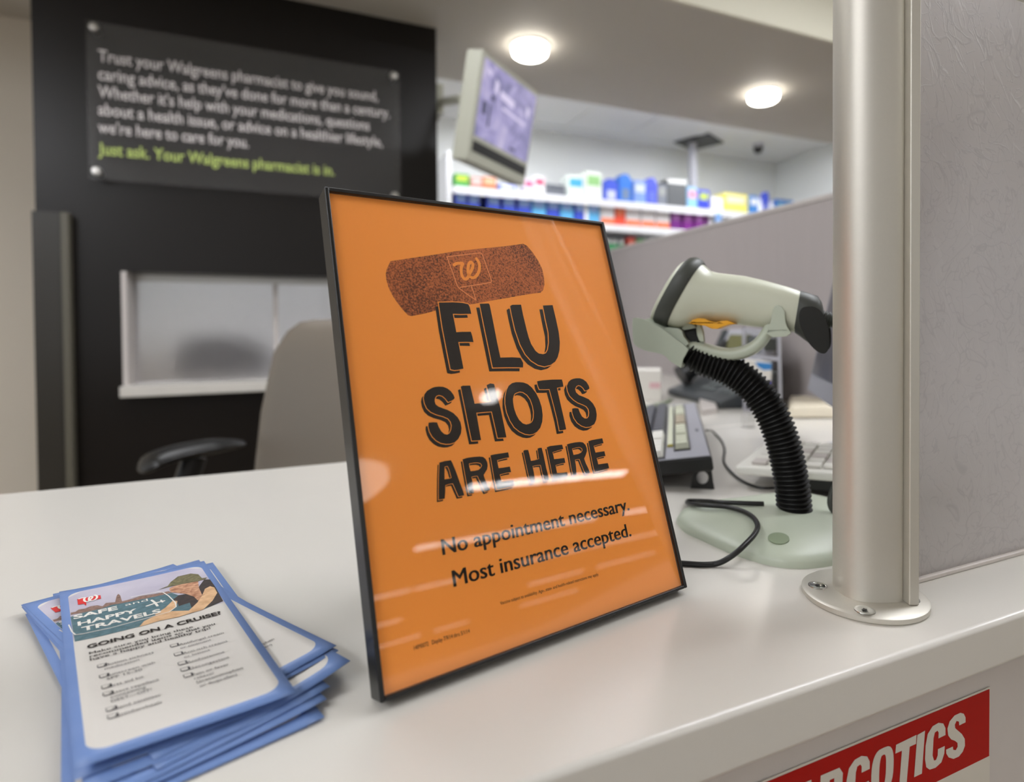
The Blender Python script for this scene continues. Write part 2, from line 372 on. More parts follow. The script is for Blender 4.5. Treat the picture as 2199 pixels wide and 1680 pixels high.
def text(mb, pl, st, p0, p1, hgt, off=0.0, w=0.0, fn=None, space=1.0, shear=0.0):
    """set a line of type from p0 to p1 (plane coords), cap height hgt"""
    if off > 0 and 'M' in st:   # the built-in capital M cannot be thickened by an offset
        e_ = (V(p1)-V(p0)).normalized()*(off*hgt*.9)
        for k in (-1, 1): text(mb, pl, st, V(p0)+e_*k, V(p1)+e_*k, hgt, 0.0, w, fn, space, shear)
        return mb
    c = bpy.data.curves.new('t', 'FONT'); c.body = st; c.size = 1; c.offset = off; c.resolution_u = 3; c.space_character = space; c.shear = shear
    o = bpy.data.objects.new('t', c); COL.objects.link(o)
    bpy.context.view_layer.update()
    me = bpy.data.meshes.new_from_object(o.evaluated_get(bpy.context.evaluated_depsgraph_get()))
    bpy.data.objects.remove(o); bpy.data.curves.remove(c)
    vs = [v.co.copy() for v in me.vertices]; fs = [tuple(p.vertices) for p in me.polygons]; bpy.data.meshes.remove(me)
    x0 = min(v.x for v in vs); x1 = max(v.x for v in vs); p0, p1 = V(p0), V(p1)
    e = (p1-p0); sc = e.length/(x1-x0); e.normalize(); q = V((-e.y, e.x)); k = hgt/.729
    g = fn or (lambda a, b: pl.pt(a, b, w)); out = []
    for v in vs:
        p = p0+e*((v.x-x0)*sc)+q*(v.y*k); out.append(g(p.x, p.y))
    a, b, c3 = (V((out[i].x, out[i].y, out[i].z)) for i in fs[0][:3])
    mb.add(out, fs); return mb
WLOGO = cc(1, 0, 0, [(350, 545), (420, 505), (500, 500), (575, 505), (540, 590), (533, 700), (550, 800), (590, 880), (645, 912), (700, 880), (735, 800), (790, 700), (832, 600), (830, 510), (785, 470), (735, 520), (712, 620), (712, 730), (740, 820), (800, 870), (870, 868), (940, 810), (990, 710), (1010, 600), (990, 480), (930, 385)])
def wlogo(mb, fn2, wd, g):
    """the script W; fn2 maps its drawing coordinates to plane coords"""
    P = cat([V((x, y, 0)) for x, y in WLOGO], 4); ribbon(mb, None, [fn2(p.x, p.y) for p in P], wd, fn=g); return mb

# ================================================================== THE SHELL
struct('floor', bx(MB(), -8, 18, -20, 6, -.05, 0), 'floor')
struct('ceiling', bx(MB(), -8, 18, -20, 2.36, 3.15, 3.2), 'ceil')
mb = MB(); bx(mb, -4, 7, 2.345, 3.62, 2.75, 3.2); bx(mb, -4, .69, 3.62, 3.74, 2.75, 3.2)
struct('trim_1', mb, 'soffit')
struct('trim_2', bx(MB(), -4, 7, 2.325, 2.344, 2.75, 3.2), 'fascia_up')
struct('ceiling', bx(MB(), -1.0, 4.9, 3.621, 4.95, 2.95, 3.0), 'ceil')
struct('wall_back', bx(MB(), -1.0, 4.9, 4.83, 4.95, 0, 3.0), 'wallw')
struct('wall_right', bx(MB(), 4.72, 4.85, 3.62, 4.83, 0, 2.95), 'wallw')
struct('wall_left', bx(MB(), -4, -.96, 3.74, 3.86, 0, 2.95), 'wallb')
struct('wall_side', bx(MB(), -1.06, -.96, 3.86, 4.83, 0, 2.95), 'wallw')
# ceiling grid of the pharmacy, thin tee bars
mb = MB()
for x in (1.6, 2.2, 2.8, 3.4, 4.0, 4.6): bx(mb, x-.01, x+.01, 3.63, 4.83, 2.944, 2.95)
for y in (4.05, 4.66): bx(mb, .8, 4.72, y-.01, y+.01, 2.943, 2.95)
struct('trim_3', mb, 'ceil')
# dark wall with the pass-through opening
WX0, WX1, WY0, WY1 = -.905, .708, 3.03, 3.26
OX0, OX1, OZ0, OZ1 = -.627, .50, T-.046, T+.431
mb = MB()
bx(mb, WX0, OX0, WY0, WY1, 0, 2.75); bx(mb, OX1, WX1, WY0, WY1, 0, 2.75)
bx(mb, OX0, OX1, WY0, WY1, 0, OZ0-.045); bx(mb, OX0, OX1, WY0, WY1, OZ1, 2.75)
struct('wall_front', mb, 'dark')
wn = struct('window_1', bx(MB(), OX0, OX1, 3.17, 3.20, OZ1-.03, OZ1), 'chrome')
ROOT[wn.name] = (0, 0, 0)
mb = MB(); bx(mb, OX0, OX0+.018, WY0-.004, 3.25, OZ0, OZ1); obj('window_jamb', mb, 'fascia', wn)
mb = MB(); bx(mb, OX0+.018, -.05, 3.18, 3.19, OZ0, OZ1-.03); obj('pane', mb, 'frostwin', wn)
mb = MB(); bx(mb, -.046, OX1, 3.18, 3.19, OZ0, OZ1-.03); obj('pane', mb, 'frostwin', wn)
mb = MB(); bx(mb, -.058, -.038, 3.172, 3.178, OZ0, OZ1-.03); obj('mullion', mb, 'fascia', wn)
lg = obj('window_ledge', bx(MB(), OX0, OX1, 2.96, 3.255, OZ0-.045, OZ0), 'counter', bevel=.003, loc=(0, 2.96, OZ0-.045))
tag(lg, 'white window ledge under the frosted pass-through in the dark wall', 'ledge')
# side panel at the left of the dark wall
sp = thing('privacy_panel', (-.85, 2.98, 0), 'dark upright side panel with pale edge at the left end of the dark wall', 'panel')
obj('panel', bx(MB(), -.903, -.812, 2.985, 3.025, 0, T+.655), 'sidepanel', sp)
obj('edge_strip', bx(MB(), -.812, -.786, 2.975, 3.025, 0, T+.655), 'sidestrip', sp, bevel=.004, label='pale metal edge strip')

# ================================================================== COUNTER
mb = MB(); bx(mb, -2.6, 3.4, .222, .872, T-.030, T)
ct = obj('countertop', mb, 'counter', bevel=.0035, seg=4, loc=(0, .5, T-.03)); tag(ct, 'long white laminate service countertop under the orange flu sign', 'countertop')
mb = MB(); bx(mb, -2.6, 3.4, .245, .84, .10, T-.031); bx(mb, -2.6, 3.4, .29, .80, 0, .10)
cb = obj('counter_base', mb, 'fascia', loc=(0, .5, 0)); tag(cb, 'grey counter base below the white countertop, carrying the red sticker', 'counter')
pa, pb = V((1.109, 1.109, 0)), V((1.43, 2.26, 0)); pd = (pb-pa).normalized(); pnn = V((pd.y, -pd.x, 0))
mb = MB(); poly = [(.62, .874), (pa+pd*(.874-1.109)/pd.y-V((.006, 0, 0)))[:2], (pb+pd*.30-V((.006, 0, 0)))[:2], (.62, 2.54)]
pl0 = Plane((0, 0, T), (1, 0, 0), (0, 1, 0)); prism(mb, pl0, poly, -.03, 0)
wd_ = obj('desktop', mb, 'counter', bevel=.002, loc=(.62, .9, T-.03)); tag(wd_, 'white work desk surface behind the counter holding phone and keyboards', 'desk')
mb = MB(); bx(mb, .64, .70, .9, 2.5, 0, T-.031); db = obj('desk_support', mb, 'fascia', loc=(.67, 1.7, 0)); tag(db, 'grey end panel holding up the work desk', 'desk')
# fabric partition
P0, P1 = pa+pd*((.886-1.109)/pd.y), pb+pd*.75
mb = MB()
z0a, z1a = T+.445-.0, T+.60
def zt(p): return T+.453+(p.y-.894)*(.59-.453)/(2.815-.894)
a, b = P0, P1
q = [a, b, b+pnn*.04, a+pnn*.04]
vs = [V((p.x, p.y, .02)) for p in q]+[V((p.x, p.y, zt(p))) for p in (a, b, b, a)]
vs = [V((p.x, p.y, .02)) for p in q]+[V((q[i].x, q[i].y, zt((a, b, b, a)[i]))) for i in range(4)]
mb.add(vs, [(0, 1, 2, 3), (4, 5, 6, 7), (0, 1, 5, 4), (1, 2, 6, 5), (2, 3, 7, 6), (3, 0, 4, 7)])
pt_ = thing('partition', (pa.x, pa.y, 0), 'grey fabric partition standing along the right side of the work desk', 'partition')
obj('fabric_panel', mb, 'partition', pt_)
mb = MB(); aa = V((a.x, a.y, zt(a))); bb = V((b.x, b.y, zt(b)))
box(mb, (aa+bb)/2+pnn*.02+V((0, 0, .004)), ((bb-aa).length, .046, .012), ax=((bb-aa).normalized(), pnn, (bb-aa).normalized().cross(pnn)*-1)); obj('top_rail', mb, 'fascia', pt_, bevel=.002)

# ================================================================== LIGHTS
def drum(x, y, z, r, h, label, m='drum', **k):
    t = thing('ceiling_light', (x, y, z), label, 'ceiling light', **k)
    lathe(mb := MB(), (x, y, z), [(r*1.03, 0), (r*1.06, -.004), (r*1.06, -.008), (r*1.0, -.010)], 40); obj('rim', mb, 'ceil', t, smooth=True)
    lathe(mb := MB(), (x, y, z), [(r*.98, -.008), (r*.98, -h*.6), (r*.94, -h*.85), (r*.82, -h), (r*.01, -h*1.04)], 40); obj('diffuser', mb, m, t, smooth=True)
drum(1.21, 3.01, 2.75, .098, .058, 'round drum ceiling light beside the hung screen', group='round drum lights on the soffit')
drum(2.84, 3.01, 2.75, .098, .058, 'round drum ceiling light farther right, nearer the metal post', group='round drum lights on the soffit')
drum(4.47, 3.01, 2.75, .098, .058, 'round drum ceiling light beyond the metal post', group='round drum lights on the soffit')
def fill_panel(x, y, z, a, b, m, label, nm='ceiling_light'):  # unseen ceiling panels added to fill the scene with light
    t = thing(nm, (x, y, z), label, 'ceiling light')
    mb = MB()
    for s in (-1, 1): bx(mb, x+s*(a/2+.01)-.01, x+s*(a/2+.01)+.01, y-b/2-.02, y+b/2+.02, z-.03, z); bx(mb, x-a/2, x+a/2, y+s*(b/2+.01)-.01, y+s*(b/2+.01)+.01, z-.03, z)
    obj('housing', mb, 'ceil', t); obj('lens', bx(MB(), x-a/2, x+a/2, y-b/2, y+b/2, z-.02, z-.001), m, t)
for x in (-.3, 1.5, 3.3): fill_panel(x, 3.83, 2.949, 1.2, .28, 'fill_panel_cool', 'long added fill light panel, unseen, over the pharmacy shelves at %s' % {-.3: 'the left behind the dark wall', 1.5: 'the middle', 3.3: 'the right'}[x])  # added behind the soffit to brighten shelves and back wall
for x, y, w in ((-2.7, .3, 'nearest the counter, left'), (-2.7, -2.2, 'second row on the left'), (-4.6, -1.0, 'far left'), (-2.7, -5.0, 'third row on the left'), (3.6, .0, 'right of the metal post'), (-2.3, -1.0, 'between the left rows'), (-1.0, -6.6, 'far behind the camera')): fill_panel(x, y, 3.149, .6, 1.2, 'fill_panel', 'added fill light panel over the shop floor, out of view, '+w)  # added fill for sign and counter, kept out of the sign's reflection
fill_panel(1.75, .18, 3.149, 1.2, .6, 'fill_panel', 'added fill light panel, out of view above the counter beside the metal post')  # added to brighten the face of the sign
fill_panel(-.2, 1.90, 3.149, 1.2, .5, 'fill_panel_low', 'added fill light panel, out of view over the staff side of the counter')  # added fill, also lays a sheen on top of the dark wall
fill_panel(2.6, 1.1, 3.149, 1.2, .6, 'fill_panel_low', 'added fill light panel, out of view over the work desk')  # added fill for the work desk side
def strip(x0, x1, y, m, i):
    t = thing('fluorescent_light', ((x0+x1)/2, y, 3.14), 'fluorescent strip light on the shop ceiling, mirrored in the flu sign', 'ceiling light', 'fluorescent strips over the shop floor')
    obj('housing', bx(MB(), x0-.02, x1+.02, y-.08, y+.08, 3.10, 3.149), 'ceil', t)
    obj('tube', bx(MB(), x0, x1, y-.06, y+.06, 3.07, 3.0995), m, t, bevel=.01)
for x0, x1 in ((3.92, 4.22), (4.30, 5.02), (5.10, 5.82), (5.90, 6.6)): strip(x0, x1, -4.4, 'tube_hot', 0)
for x0, x1 in ((4.3, 4.62), (4.68, 5.6), (5.68, 6.65), (6.72, 7.8), (8.6, 9.5)): strip(x0, x1, -6.25, 'tube_mid', 0)
for x0, x1, y in ((4.6, 5.4, -8.4), (5.5, 6.3, -8.4), (7.6, 9.4, -8.2), (9.6, 12.0, -8.2), (5.2, 6.4, -10.6), (9.6, 11.4, -10.4), (12.0, 14.4, -10.4), (5.4, 8.2, -13.0), (6.0, 8.4, -16.0), (11.4, 13.6, -13.0), (8.6, 9.6, -13.0)): strip(x0, x1, y, 'tube_far', 0)
# recessed spot and added dome for a lit curved cove, mirrored in the sign
drum(2.98, -2.64, 3.149, .085, .05, 'small round ceiling light over the shop floor', 'tube_hot')
t = thing('ceiling_light', (2.35, -4.15, 3.149), 'added glowing dome standing in for a lit curved ceiling cove, mirrored at the left of the sign', 'ceiling light')
lathe(mb := MB(), (2.3, -4.25, 3.149), [(.52, 0), (.52, -.05), (.44, -.10), (.2, -.13), (.01, -.135)], 48); obj('diffuser', mb, 'dome', t, smooth=True)

# ================================================================== WALL SIGN (clear acrylic on standoffs)
SP = Plane((0, 2.985, T), (1, 0, 0), (0, 0, 1))
ws = thing('wall_sign', (-.1, 2.985, T+.8), 'clear acrylic wall sign with white and lime lettering on the dark wall', 'sign')
sa = aty(185, 58, 2.985); sb = aty(858, 438, 2.985); X0, X1, Z0, Z1 = sa.x, sb.x+.005, T+.795, T+1.43
obj('acrylic_sheet', bx(MB(), X0, X1, 2.975, 2.985, Z0, Z1), 'acrylic', ws, bevel=.002)
for x in (X0+.03, X1-.03):
    for z in (Z0+.03, Z1-.03):
        so = obj('standoff', lathe(MB(), (x, 3.03, z), [(.012, 0), (.012, .045), (.018, .056), (.018, .068), (.014, .074), (.001, .075)], 20, ax=(V((1, 0, 0)), V((0, 0, 1)), V((0, -1, 0)))), 'chrome', ws, smooth=True)
SP2 = Plane((0, 2.9745, T), (1, 0, 0), (0, 0, 1))
mb = MB(); LN = [('Trust your Walgreens pharmacist to give you sound,', 131, 811), ('caring advice, as they\u2019ve done for more than a century.', 170, 836), ('Whether it\u2019s help with your medications, questions', 208, 793), ('about a health issue, or advice on a healthier lifestyle,', 246, 821), ('we\u2019re here to care for you.', 284, 534)]
for i, (s, y, xr) in enumerate(LN):
    a = SP2.px(211, y); b = SP2.px(xr, y+50); text(mb, SP2, s, (a.x, a.y), (b.x, a.y), .050, off=.010)
obj('white_lettering', mb, 'ptext', ws, solid=False)
mb = MB(); a = SP2.px(211, 331); b = SP2.px(718, 370); text(mb, SP2, 'Just ask. Your Walgreens pharmacist is in.', (a.x, a.y), (b.x, a.y), .050, off=.014)
obj('lime_lettering', mb, 'green_text', ws, solid=False, label='lime green lettering')

# ================================================================== HUNG SCREEN
O = V((.7134, 2.2647, 1.2749+T)); U = V((.7532, .6578, 0)); UP = V((.1225, -.1402, .9825)); NF = V((.6463, -.7401, -.1862))
tvw, tvh, tvd = .4904, .43, .085
tp = Plane(O-UP*tvh, U, UP)
tv = thing('wall_screen', O+U*tvw/2-UP*tvh/2, 'tilted grey television hung under the soffit showing a lavender picture', 'television')
mb = MB(); prism(mb, tp, [(0, 0), (tvw, 0), (tvw, tvh), (0, tvh)], -tvd*.9, 0); obj('casing', mb, 'tvbody', tv, bevel=.006)
rings = [[tp.pt(a, b, w) for a, b in ((i, i), (tvw-i, i), (tvw-i, tvh-i), (i, tvh-i))] for i, w in ((.004, -tvd*.9), (.03, -tvd*1.1), (.06, -tvd*1.3))]
obj('back_shell', loft(MB(), rings), 'tvbody', tv, bevel=.004)
sx0, sy0 = tp.px(1042, 118); s2 = tp.px(1153, 206); s3 = tp.px(1012, 302); s4 = tp.px(1129, 352)
x0 = .022; x1 = tvw-.016; y0 = .105; y1 = tvh-.022
obj('screen', prism(MB(), tp, [(x0, y0), (x1, y0), (x1, y1), (x0, y1)], .0, .0015), 'screen', tv)
obj('speaker_bar', prism(MB(), tp, [(x0, .043), (x1, .043), (x1, .085), (x0, .085)], .0, .002), 'black', tv)
mb = MB()
for X_, Y_, a, b in ((.10, .16, .014, .09), (.105, .27, .03, .02), (.05, .20, .03, .05), (.30, .12, .05, .012)): obj('picture_shadow', prism(MB(), tp, [(X_, Y_), (X_+a, Y_), (X_+a, Y_+b), (X_, Y_+b)], .0016, .0019), MC.get('picture_dark') or em('picture_dark', (70, 72, 110), .6), tv)
mb = MB()
for X_, Y_, a, b in ((.055, .36, .03, .025), (.17, .30, .12, .03), (.12, .31, .03, .05), (.40, .30, .03, .04), (.20, .26, .2, .012)): obj('picture_highlight', prism(MB(), tp, [(X_, Y_), (X_+a, Y_-.01), (X_+a, Y_+b-.01), (X_, Y_+b)], .0016, .0019), MC.get('picture_light') or em('picture_light', (212, 202, 232), .9), tv)
bk = tp.pt(.12, .27, -tvd)
wp = aty(955, 222, 3.13); mb = MB(); tube(mb, [bk, bk.lerp(V((.76, 3.13, wp.z)), .5)+V((0, 0, .01)), V((.745, 3.13, wp.z))], .022, 8)
mb2 = bx(MB(), .709, .75, 3.06, 3.22, wp.z-.08, wp.z+.07)
obj('arm', mb, 'tvbody', tv, smooth=True); obj('wall_plate', mb2, 'tvbody', tv, bevel=.004)

# ================================================================== PHARMACY SHELVES
SY = 4.3
def zpx(x, y, Y=SY): return aty(x, y, Y).z
def xpx(x, y, Y=SY): return aty(x, y, Y).x
Z1t = zpx(975, 401); Z2t = zpx(1300, 483); Z3t = Z2t-.27
sh = thing('shelving_unit', (3.0, SY+.2, 0), 'white open shelving of medicine boxes against the pharmacy back wall', 'shelves')
SX0 = xpx(972, 400); SX1 = 4.70
for z in (Z1t, Z2t, Z3t, Z3t-.3, Z3t-.6):
    b = obj('shelf_board', bx(MB(), SX0, SX1, SY, 4.82, z-.028, z), 'shelf', sh)
    obj('price_rail', bx(MB(), SX0, SX1, SY-.012, SY-.0005, z-.05, z+.006), 'shelf', b, bevel=.003)
for x in (SX0-.045, 2.2, 3.45, SX1-.01): obj('upright', bx(MB(), x, x+.03, SY+.02 if x > SX0 else SY-.02, 4.815, .0, Z1t+(.25 if x < SX0 else -.03)), 'shelf', sh)
obj('back_board', bx(MB(), SX0, SX1, 4.78, 4.815, .1, Z1t-.03), 'shadowgap', sh)
obj('kick_plate', bx(MB(), SX0, SX1, SY+.02, SY+.05, 0, .3), 'shelf', sh)
BC = {}
def cmat(c):
    k = 'carton_%02x%02x%02x' % c
    return mat(k, c, .45, noise=.04, scale=60)
ITEMS = [  # x0, x1, ytop, level, body, label patch colour, kind, description
 (977, 1008, 373, 1, (70, 160, 70), (200, 215, 70), 'b', 'green carton with yellow top band at the left end of the top shelf'),
 (1011, 1036, 380, 1, (196, 140, 128), (226, 200, 196), 'b', 'pinkish brown carton next to the green one on the top shelf'),
 (1037, 1066, 380, 1, (200, 122, 84), (226, 186, 150), 'b', 'orange brown carton left of the hung screen corner on the top shelf'),
 (1072, 1108, 396, 1, (120, 136, 214), (225, 225, 240), 'b', 'low blue and white carton under the hung screen on the top shelf'),
 (1126, 1146, 384, 1, (226, 214, 226), (200, 90, 130), 'b', 'narrow white carton with pink print right of the hung screen'),
 (1148, 1171, 377, 1, (234, 232, 234), (226, 96, 124), 'b', 'white carton with pink corner beside the grey box'),
 (1174, 1214, 396, 1, (112, 116, 124), (90, 94, 102), 'b', 'low grey carton on the top shelf'),
 (1219, 1255, 376, 1, (224, 232, 226), (70, 170, 214), 'b', 'white carton with a light blue blot on the top shelf'),
 (1258, 1293, 368, 1, (228, 234, 226), (150, 200, 130), 'b', 'tall white carton with green print on the top shelf'),
 (1297, 1328, 384, 1, (56, 84, 206), (200, 204, 220), 'h', 'blue carton with gabled top and pale label, left of the bright blue one'),
 (1330, 1357, 374, 1, (40, 116, 214), (110, 130, 160), 'h', 'bright blue carton with gabled top and grey label'),
 (1361, 1388, 388, 1, (120, 150, 214), (196, 204, 206), 'b', 'light blue carton with tall silver label'),
 (1389, 1411, 382, 1, (70, 82, 206), (96, 110, 200), 'h', 'deep blue carton standing before the charcoal cartons'),
 (1412, 1432, 396, 1, (120, 124, 134), (150, 152, 150), 'b', 'small grey carton left of the charcoal carton'),
 (1434, 1474, 386, 1, (92, 94, 96), (222, 222, 220), 't', 'charcoal carton with a white top on the top shelf'),
 (1476, 1498, 402, 1, (140, 190, 228), (226, 150, 170), 'b', 'pale blue carton left of the round-front blue one'),
 (1500, 1523, 408, 1, (58, 72, 200), (180, 196, 90), 'b', 'blue carton with a green top right of the pale blue one'),
 (1529, 1552, 424, 1, (240, 240, 242), (236, 238, 240), 'b', 'plain white carton left of the yellow one'),
 (1555, 1606, 416, 1, (232, 222, 110), (226, 214, 196), 'b', 'wide yellow carton with cream label on the top shelf'),
 (1610, 1628, 420, 1, (76, 140, 214), (230, 232, 236), 'b', 'blue and white carton right of the yellow one'),
 (1630, 1640, 428, 1, (240, 240, 242), (230, 232, 240), 'o', 'white bottle directly right of the blue and white carton'),
 (1641, 1652, 412, 1, (66, 84, 200), (150, 160, 214), 'h', 'dark blue carton between two white bottles'),
 (1653, 1666, 432, 1, (240, 240, 242), (230, 232, 240), 'o', 'white bottle at the right before the last blue cartons'),
 (1668, 1684, 428, 1, (66, 112, 190), (120, 170, 200), 'b', 'steel blue carton near the right end of the top shelf'),
 (1686, 1704, 430, 1, (80, 130, 196), (60, 120, 120), 'b', 'teal blue carton at the far right of the top shelf'),
]
lv2 = [(978, 1003, 'd'), (1005, 1030, 'd'), (1046, 1074, 'd'), (1079, 1107, 'd'), (1111, 1140, 'd'), (1143, 1172, 'l'), (1175, 1201, 'd'), (1204, 1231, 'l'), (1234, 1261, 'd'), (1263, 1287, 'l')]
for i, (a, b, k) in enumerate(lv2):
    c = (50, 76, 196) if k == 'd' else (92, 172, 222)
    nth = ['first', 'second', 'third', 'fourth', 'fifth', 'sixth', 'seventh', 'eighth', 'ninth', 'tenth'][i]
    ITEMS.append((a, b, 0, 2, c, (150, 180, 230), 'b', '%s blue carton, %s from the left end of the second shelf' % ('deep' if k == 'd' else 'light', nth)))
ITEMS += [(1290, 1319, 0, 2, (226, 224, 226), (226, 120, 80), 'c', 'white carton with orange foot just right of the sign corner, second shelf'),
 (1321, 1343, -8, 2, (224, 76, 50), (236, 130, 90), 'b', 'plain red carton among white ones on the second shelf'),
 (1345, 1375, 0, 2, (226, 224, 226), (226, 120, 80), 'c', 'white carton with orange foot right of the red carton'),
 (1378, 1406, 0, 2, (226, 224, 226), (226, 120, 80), 'c', 'white carton with orange foot, middle of three right of the red carton'),
 (1409, 1438, 0, 2, (226, 224, 226), (226, 120, 80), 'c', 'white carton with orange foot next to the purple cartons'),
 (1441, 1463, 0, 2, (112, 36, 124), (170, 110, 180), 'b', 'purple carton touching the white and orange cartons'),
 (1467, 1488, 0, 2, (120, 36, 130), (180, 110, 190), 'b', 'purple carton, second of the purple row'),
 (1492, 1512, 0, 2, (126, 40, 136), (184, 116, 196), 'b', 'purple carton, third of the purple row'),
 (1515, 1528, 0, 2, (110, 34, 120), (150, 90, 160), 'b', 'purple carton at the end of the purple row')]
for i, x in enumerate((1303, 1316, 1331)): ITEMS.append((x, x+12, 6, 3, (40, 146, 84), (236, 238, 236), 'o', 'green bottle with white cap on the third shelf, %s of three' % ('left', 'middle', 'right')[i]))
ITEMS += [(1348, 1364, 0, 3, (190, 56, 44), (214, 120, 100), 'b', 'red carton right of the green bottles on the third shelf'), (1368, 1384, 8, 3, (90, 170, 80), (226, 160, 90), 'b', 'green carton with orange patch on the third shelf'), (1387, 1410, 8, 3, (120, 186, 80), (226, 216, 90), 'b', 'lime carton partly behind the partition on the third shelf')]
for (xa, xb, yt, lev, c, c2, kind, desc) in ITEMS:
    zb = {1: Z1t, 2: Z2t, 3: Z3t}[lev]+.001; Yf = SY+.03
    X_0, X_1 = xpx(xa, 430, Yf), xpx(xb, 430, Yf)
    hh = (zpx((xa+xb)/2, yt, Yf)-zb) if lev == 1 else ((.175 if lev == 2 else .19)-yt*.002 - (.0 if kind != 'o' else .02))
    if lev == 2 and xb < 1290: hh = .20
    cx, w = (X_0+X_1)/2, X_1-X_0; dp = min(.16, max(.05, w*.9))
    nm = 'medicine_bottle' if kind == 'o' else 'medicine_box'
    mb = MB(); p = V((cx, Yf+dp/2, zb))
    if kind == 'o': lathe(mb, p, [(w*.48, 0), (w*.5, .01), (w*.5, hh*.62), (w*.3, hh*.78), (w*.3, hh*.8)], 20)
    elif kind == 'h':
        pp = Plane((X_0, Yf, zb), (1, 0, 0), (0, 0, 1)); prism(mb, pp, [(0, 0), (w, 0), (w, hh*.82), (w*.7, hh), (w*.3, hh), (0, hh*.82)], -dp, 0)
    else: bx(mb, X_0, X_1, Yf, Yf+dp, zb, zb+hh)
    o = obj(nm, mb, cmat(c), loc=p, smooth=(kind == 'o'), bevel=0 if kind == 'o' else .002)
    tag(o, desc, 'bottle' if kind == 'o' else 'box', 'medicine on the %s shelf' % {1: 'top', 2: 'second', 3: 'third'}[lev])
    mb = MB(); fy = Yf-.0015
    if kind == 'o': lathe(mb, p, [(w*.34, hh*.8), (w*.34, hh), (w*.30, hh+.003)], 20); obj('cap', mb, cmat(c2) if c2[0] > 220 else cmat((236, 238, 236)), o, smooth=True)
    else:
        a, b, u_, v_ = {'h': (.22, .8, .12, .5), 't': (.0, 1, .86, .995), 'c': (.0, 1, .06, .36), 'b': (.12, .88, .5, .85)}[kind]
        bx(mb, X_0+w*a, X_0+w*b, fy, Yf-.0002, zb+hh*u_, zb+hh*v_); obj('front_label', mb, cmat(c2), o)
# shelf talker card
o = obj('shelf_card', bx(MB(), xpx(1534, 460), xpx(1546, 460), SY-.02, SY-.014, zpx(1540, 481), zpx(1540, 459)), cmat((130, 170, 226)), loc=(xpx(1540, 470), SY-.015, zpx(1540, 481))); tag(o, 'small light blue card hanging on the top shelf edge', 'card')
# ceiling hatch with pole, dome camera
hp = atz(1487, 303, 2.95)
ht = thing('cable_pole', (hp.x, hp.y, 1.0), 'thin grey pole rising from the shelves into a black ceiling opening', 'pole')
bt = aty(1480, 420, hp.y)
obj('pole', bx(MB(), hp.x-.03, hp.x+.03, hp.y-.03, hp.y+.03, bt.z-.1, 2.94), 'silver', ht, bevel=.004)
mb = MB(); pq = [atz(x, y, 2.949) for x, y in ((1447, 304), (1522, 285), (1554, 305), (1487, 321))]
mb.add(pq+[p-V((0, 0, .012)) for p in pq], [(0, 1, 2, 3), (7, 6, 5, 4), (0, 1, 5, 4), (1, 2, 6, 5), (2, 3, 7, 6), (3, 0, 4, 7)])
obj('opening_plate', mb, 'black', ht)
cp_ = atz(1628, 311, 2.95); t = thing('security_camera', cp_, 'small dark dome camera on the pharmacy ceiling', 'camera')
obj('mount', lathe(MB(), cp_, [(.05, 0), (.05, -.02), (.04, -.03)], 20), 'silver', t, smooth=True)
obj('dome', lathe(MB(), cp_, [(.045, -.028), (.042, -.05), (.028, -.075), (.001, -.085)], 20), 'black', t, smooth=True)

# things behind the frosted pane
bp_ = aty(480, 760, 3.75)
t = thing('office_chair', (bp_.x, 3.75, 0), 'dark mesh-backed chair seen blurred through the frosted window', 'chair')
mb = MB(); pc = Plane((bp_.x, 3.75, T-.08), (1, 0, 0), (0, 0, 1)); prism(mb, pc, [(-.24, 0), (.22, 0), (.23, .12), (.17, .20), (.02, .235), (-.16, .23), (-.22, .16)], -.05, 0)
obj('backrest', mb, mat('mesh_black', (34, 34, 36), .8, noise=.9, scale=28), t, bevel=.02)
obj('seat', bx(MB(), bp_.x-.24, bp_.x+.24, 3.78, 4.2, .62, .70), 'black', t, bevel=.02)
obj('post', lathe(MB(), (bp_.x, 3.98, 0), [(.25, 0), (.25, .04), (.03, .08), (.03, .62)], 16), 'black', t)
c0 = aty(262, 728, 3.6); o = obj('low_cabinet', bx(MB(), -.94, -.36, 4.35, 4.7, 0, T+.05), 'wallb', loc=(-.6, 4.2, 0), bevel=.004); tag(o, 'beige low cabinet blurred behind the frosted window, left of the dark chair', 'cabinet')
bb_ = aty(572, 790, 3.8); o = obj('storage_bin', bx(MB(), bb_.x+.06, bb_.x+.24, 3.8, 3.95, 0, T+.03), cmat((150, 150, 190)), loc=(bb_.x, 3.87, 0), bevel=.02); tag(o, 'lavender bin blurred behind the frosted window beside the dark chair', 'bin')

# ================================================================== STAFF CHAIR
t = thing('office_chair', (.12, 1.62, 0), 'tall taupe leather office chair with black arms behind the counter', 'chair')
fd = V((-.85, -.5, 0)).normalized(); sd = V((fd.y, -fd.x, 0)) # sd: along backrest width, toward the viewer's left-far
sd = V((-.5, .85, 0)).normalized()
base = aty(556, 1000, 1.5); top = aty(626, 688, 1.5)
lean = V((top.x-base.x, 0, 0))
rings = []
bc = V((base.x+.060, 1.52, 0)) - sd*.25
for z, hw, lx, th in ((T-.42, .16, -.06, .03), (T-.38, .22, -.055, .045), (T-.12, .262, 0, .05), (T+.0, .258, .012, .05), (T+.13, .246, .03, .045), (T+.18, .232, .050, .04), (T+.200, .212, .062, .03), (T+.2045, .18, .068, .012)):
    r = []
    for k in range(28):
        a = 2*math.pi*k/28; cxx = math.copysign(abs(math.cos(a))**.35, math.cos(a)); cyy = math.copysign(abs(math.sin(a))**.6, math.sin(a))
        bend = -.05*(cxx**2)
        r.append(V((bc.x, bc.y, z))+sd*(cxx*hw)+fd*(cyy*th-bend)+V((lx, 0, 0)))
    rings.append(r)
obj('backrest', loft(MB(), rings), 'leather', t, smooth=True)
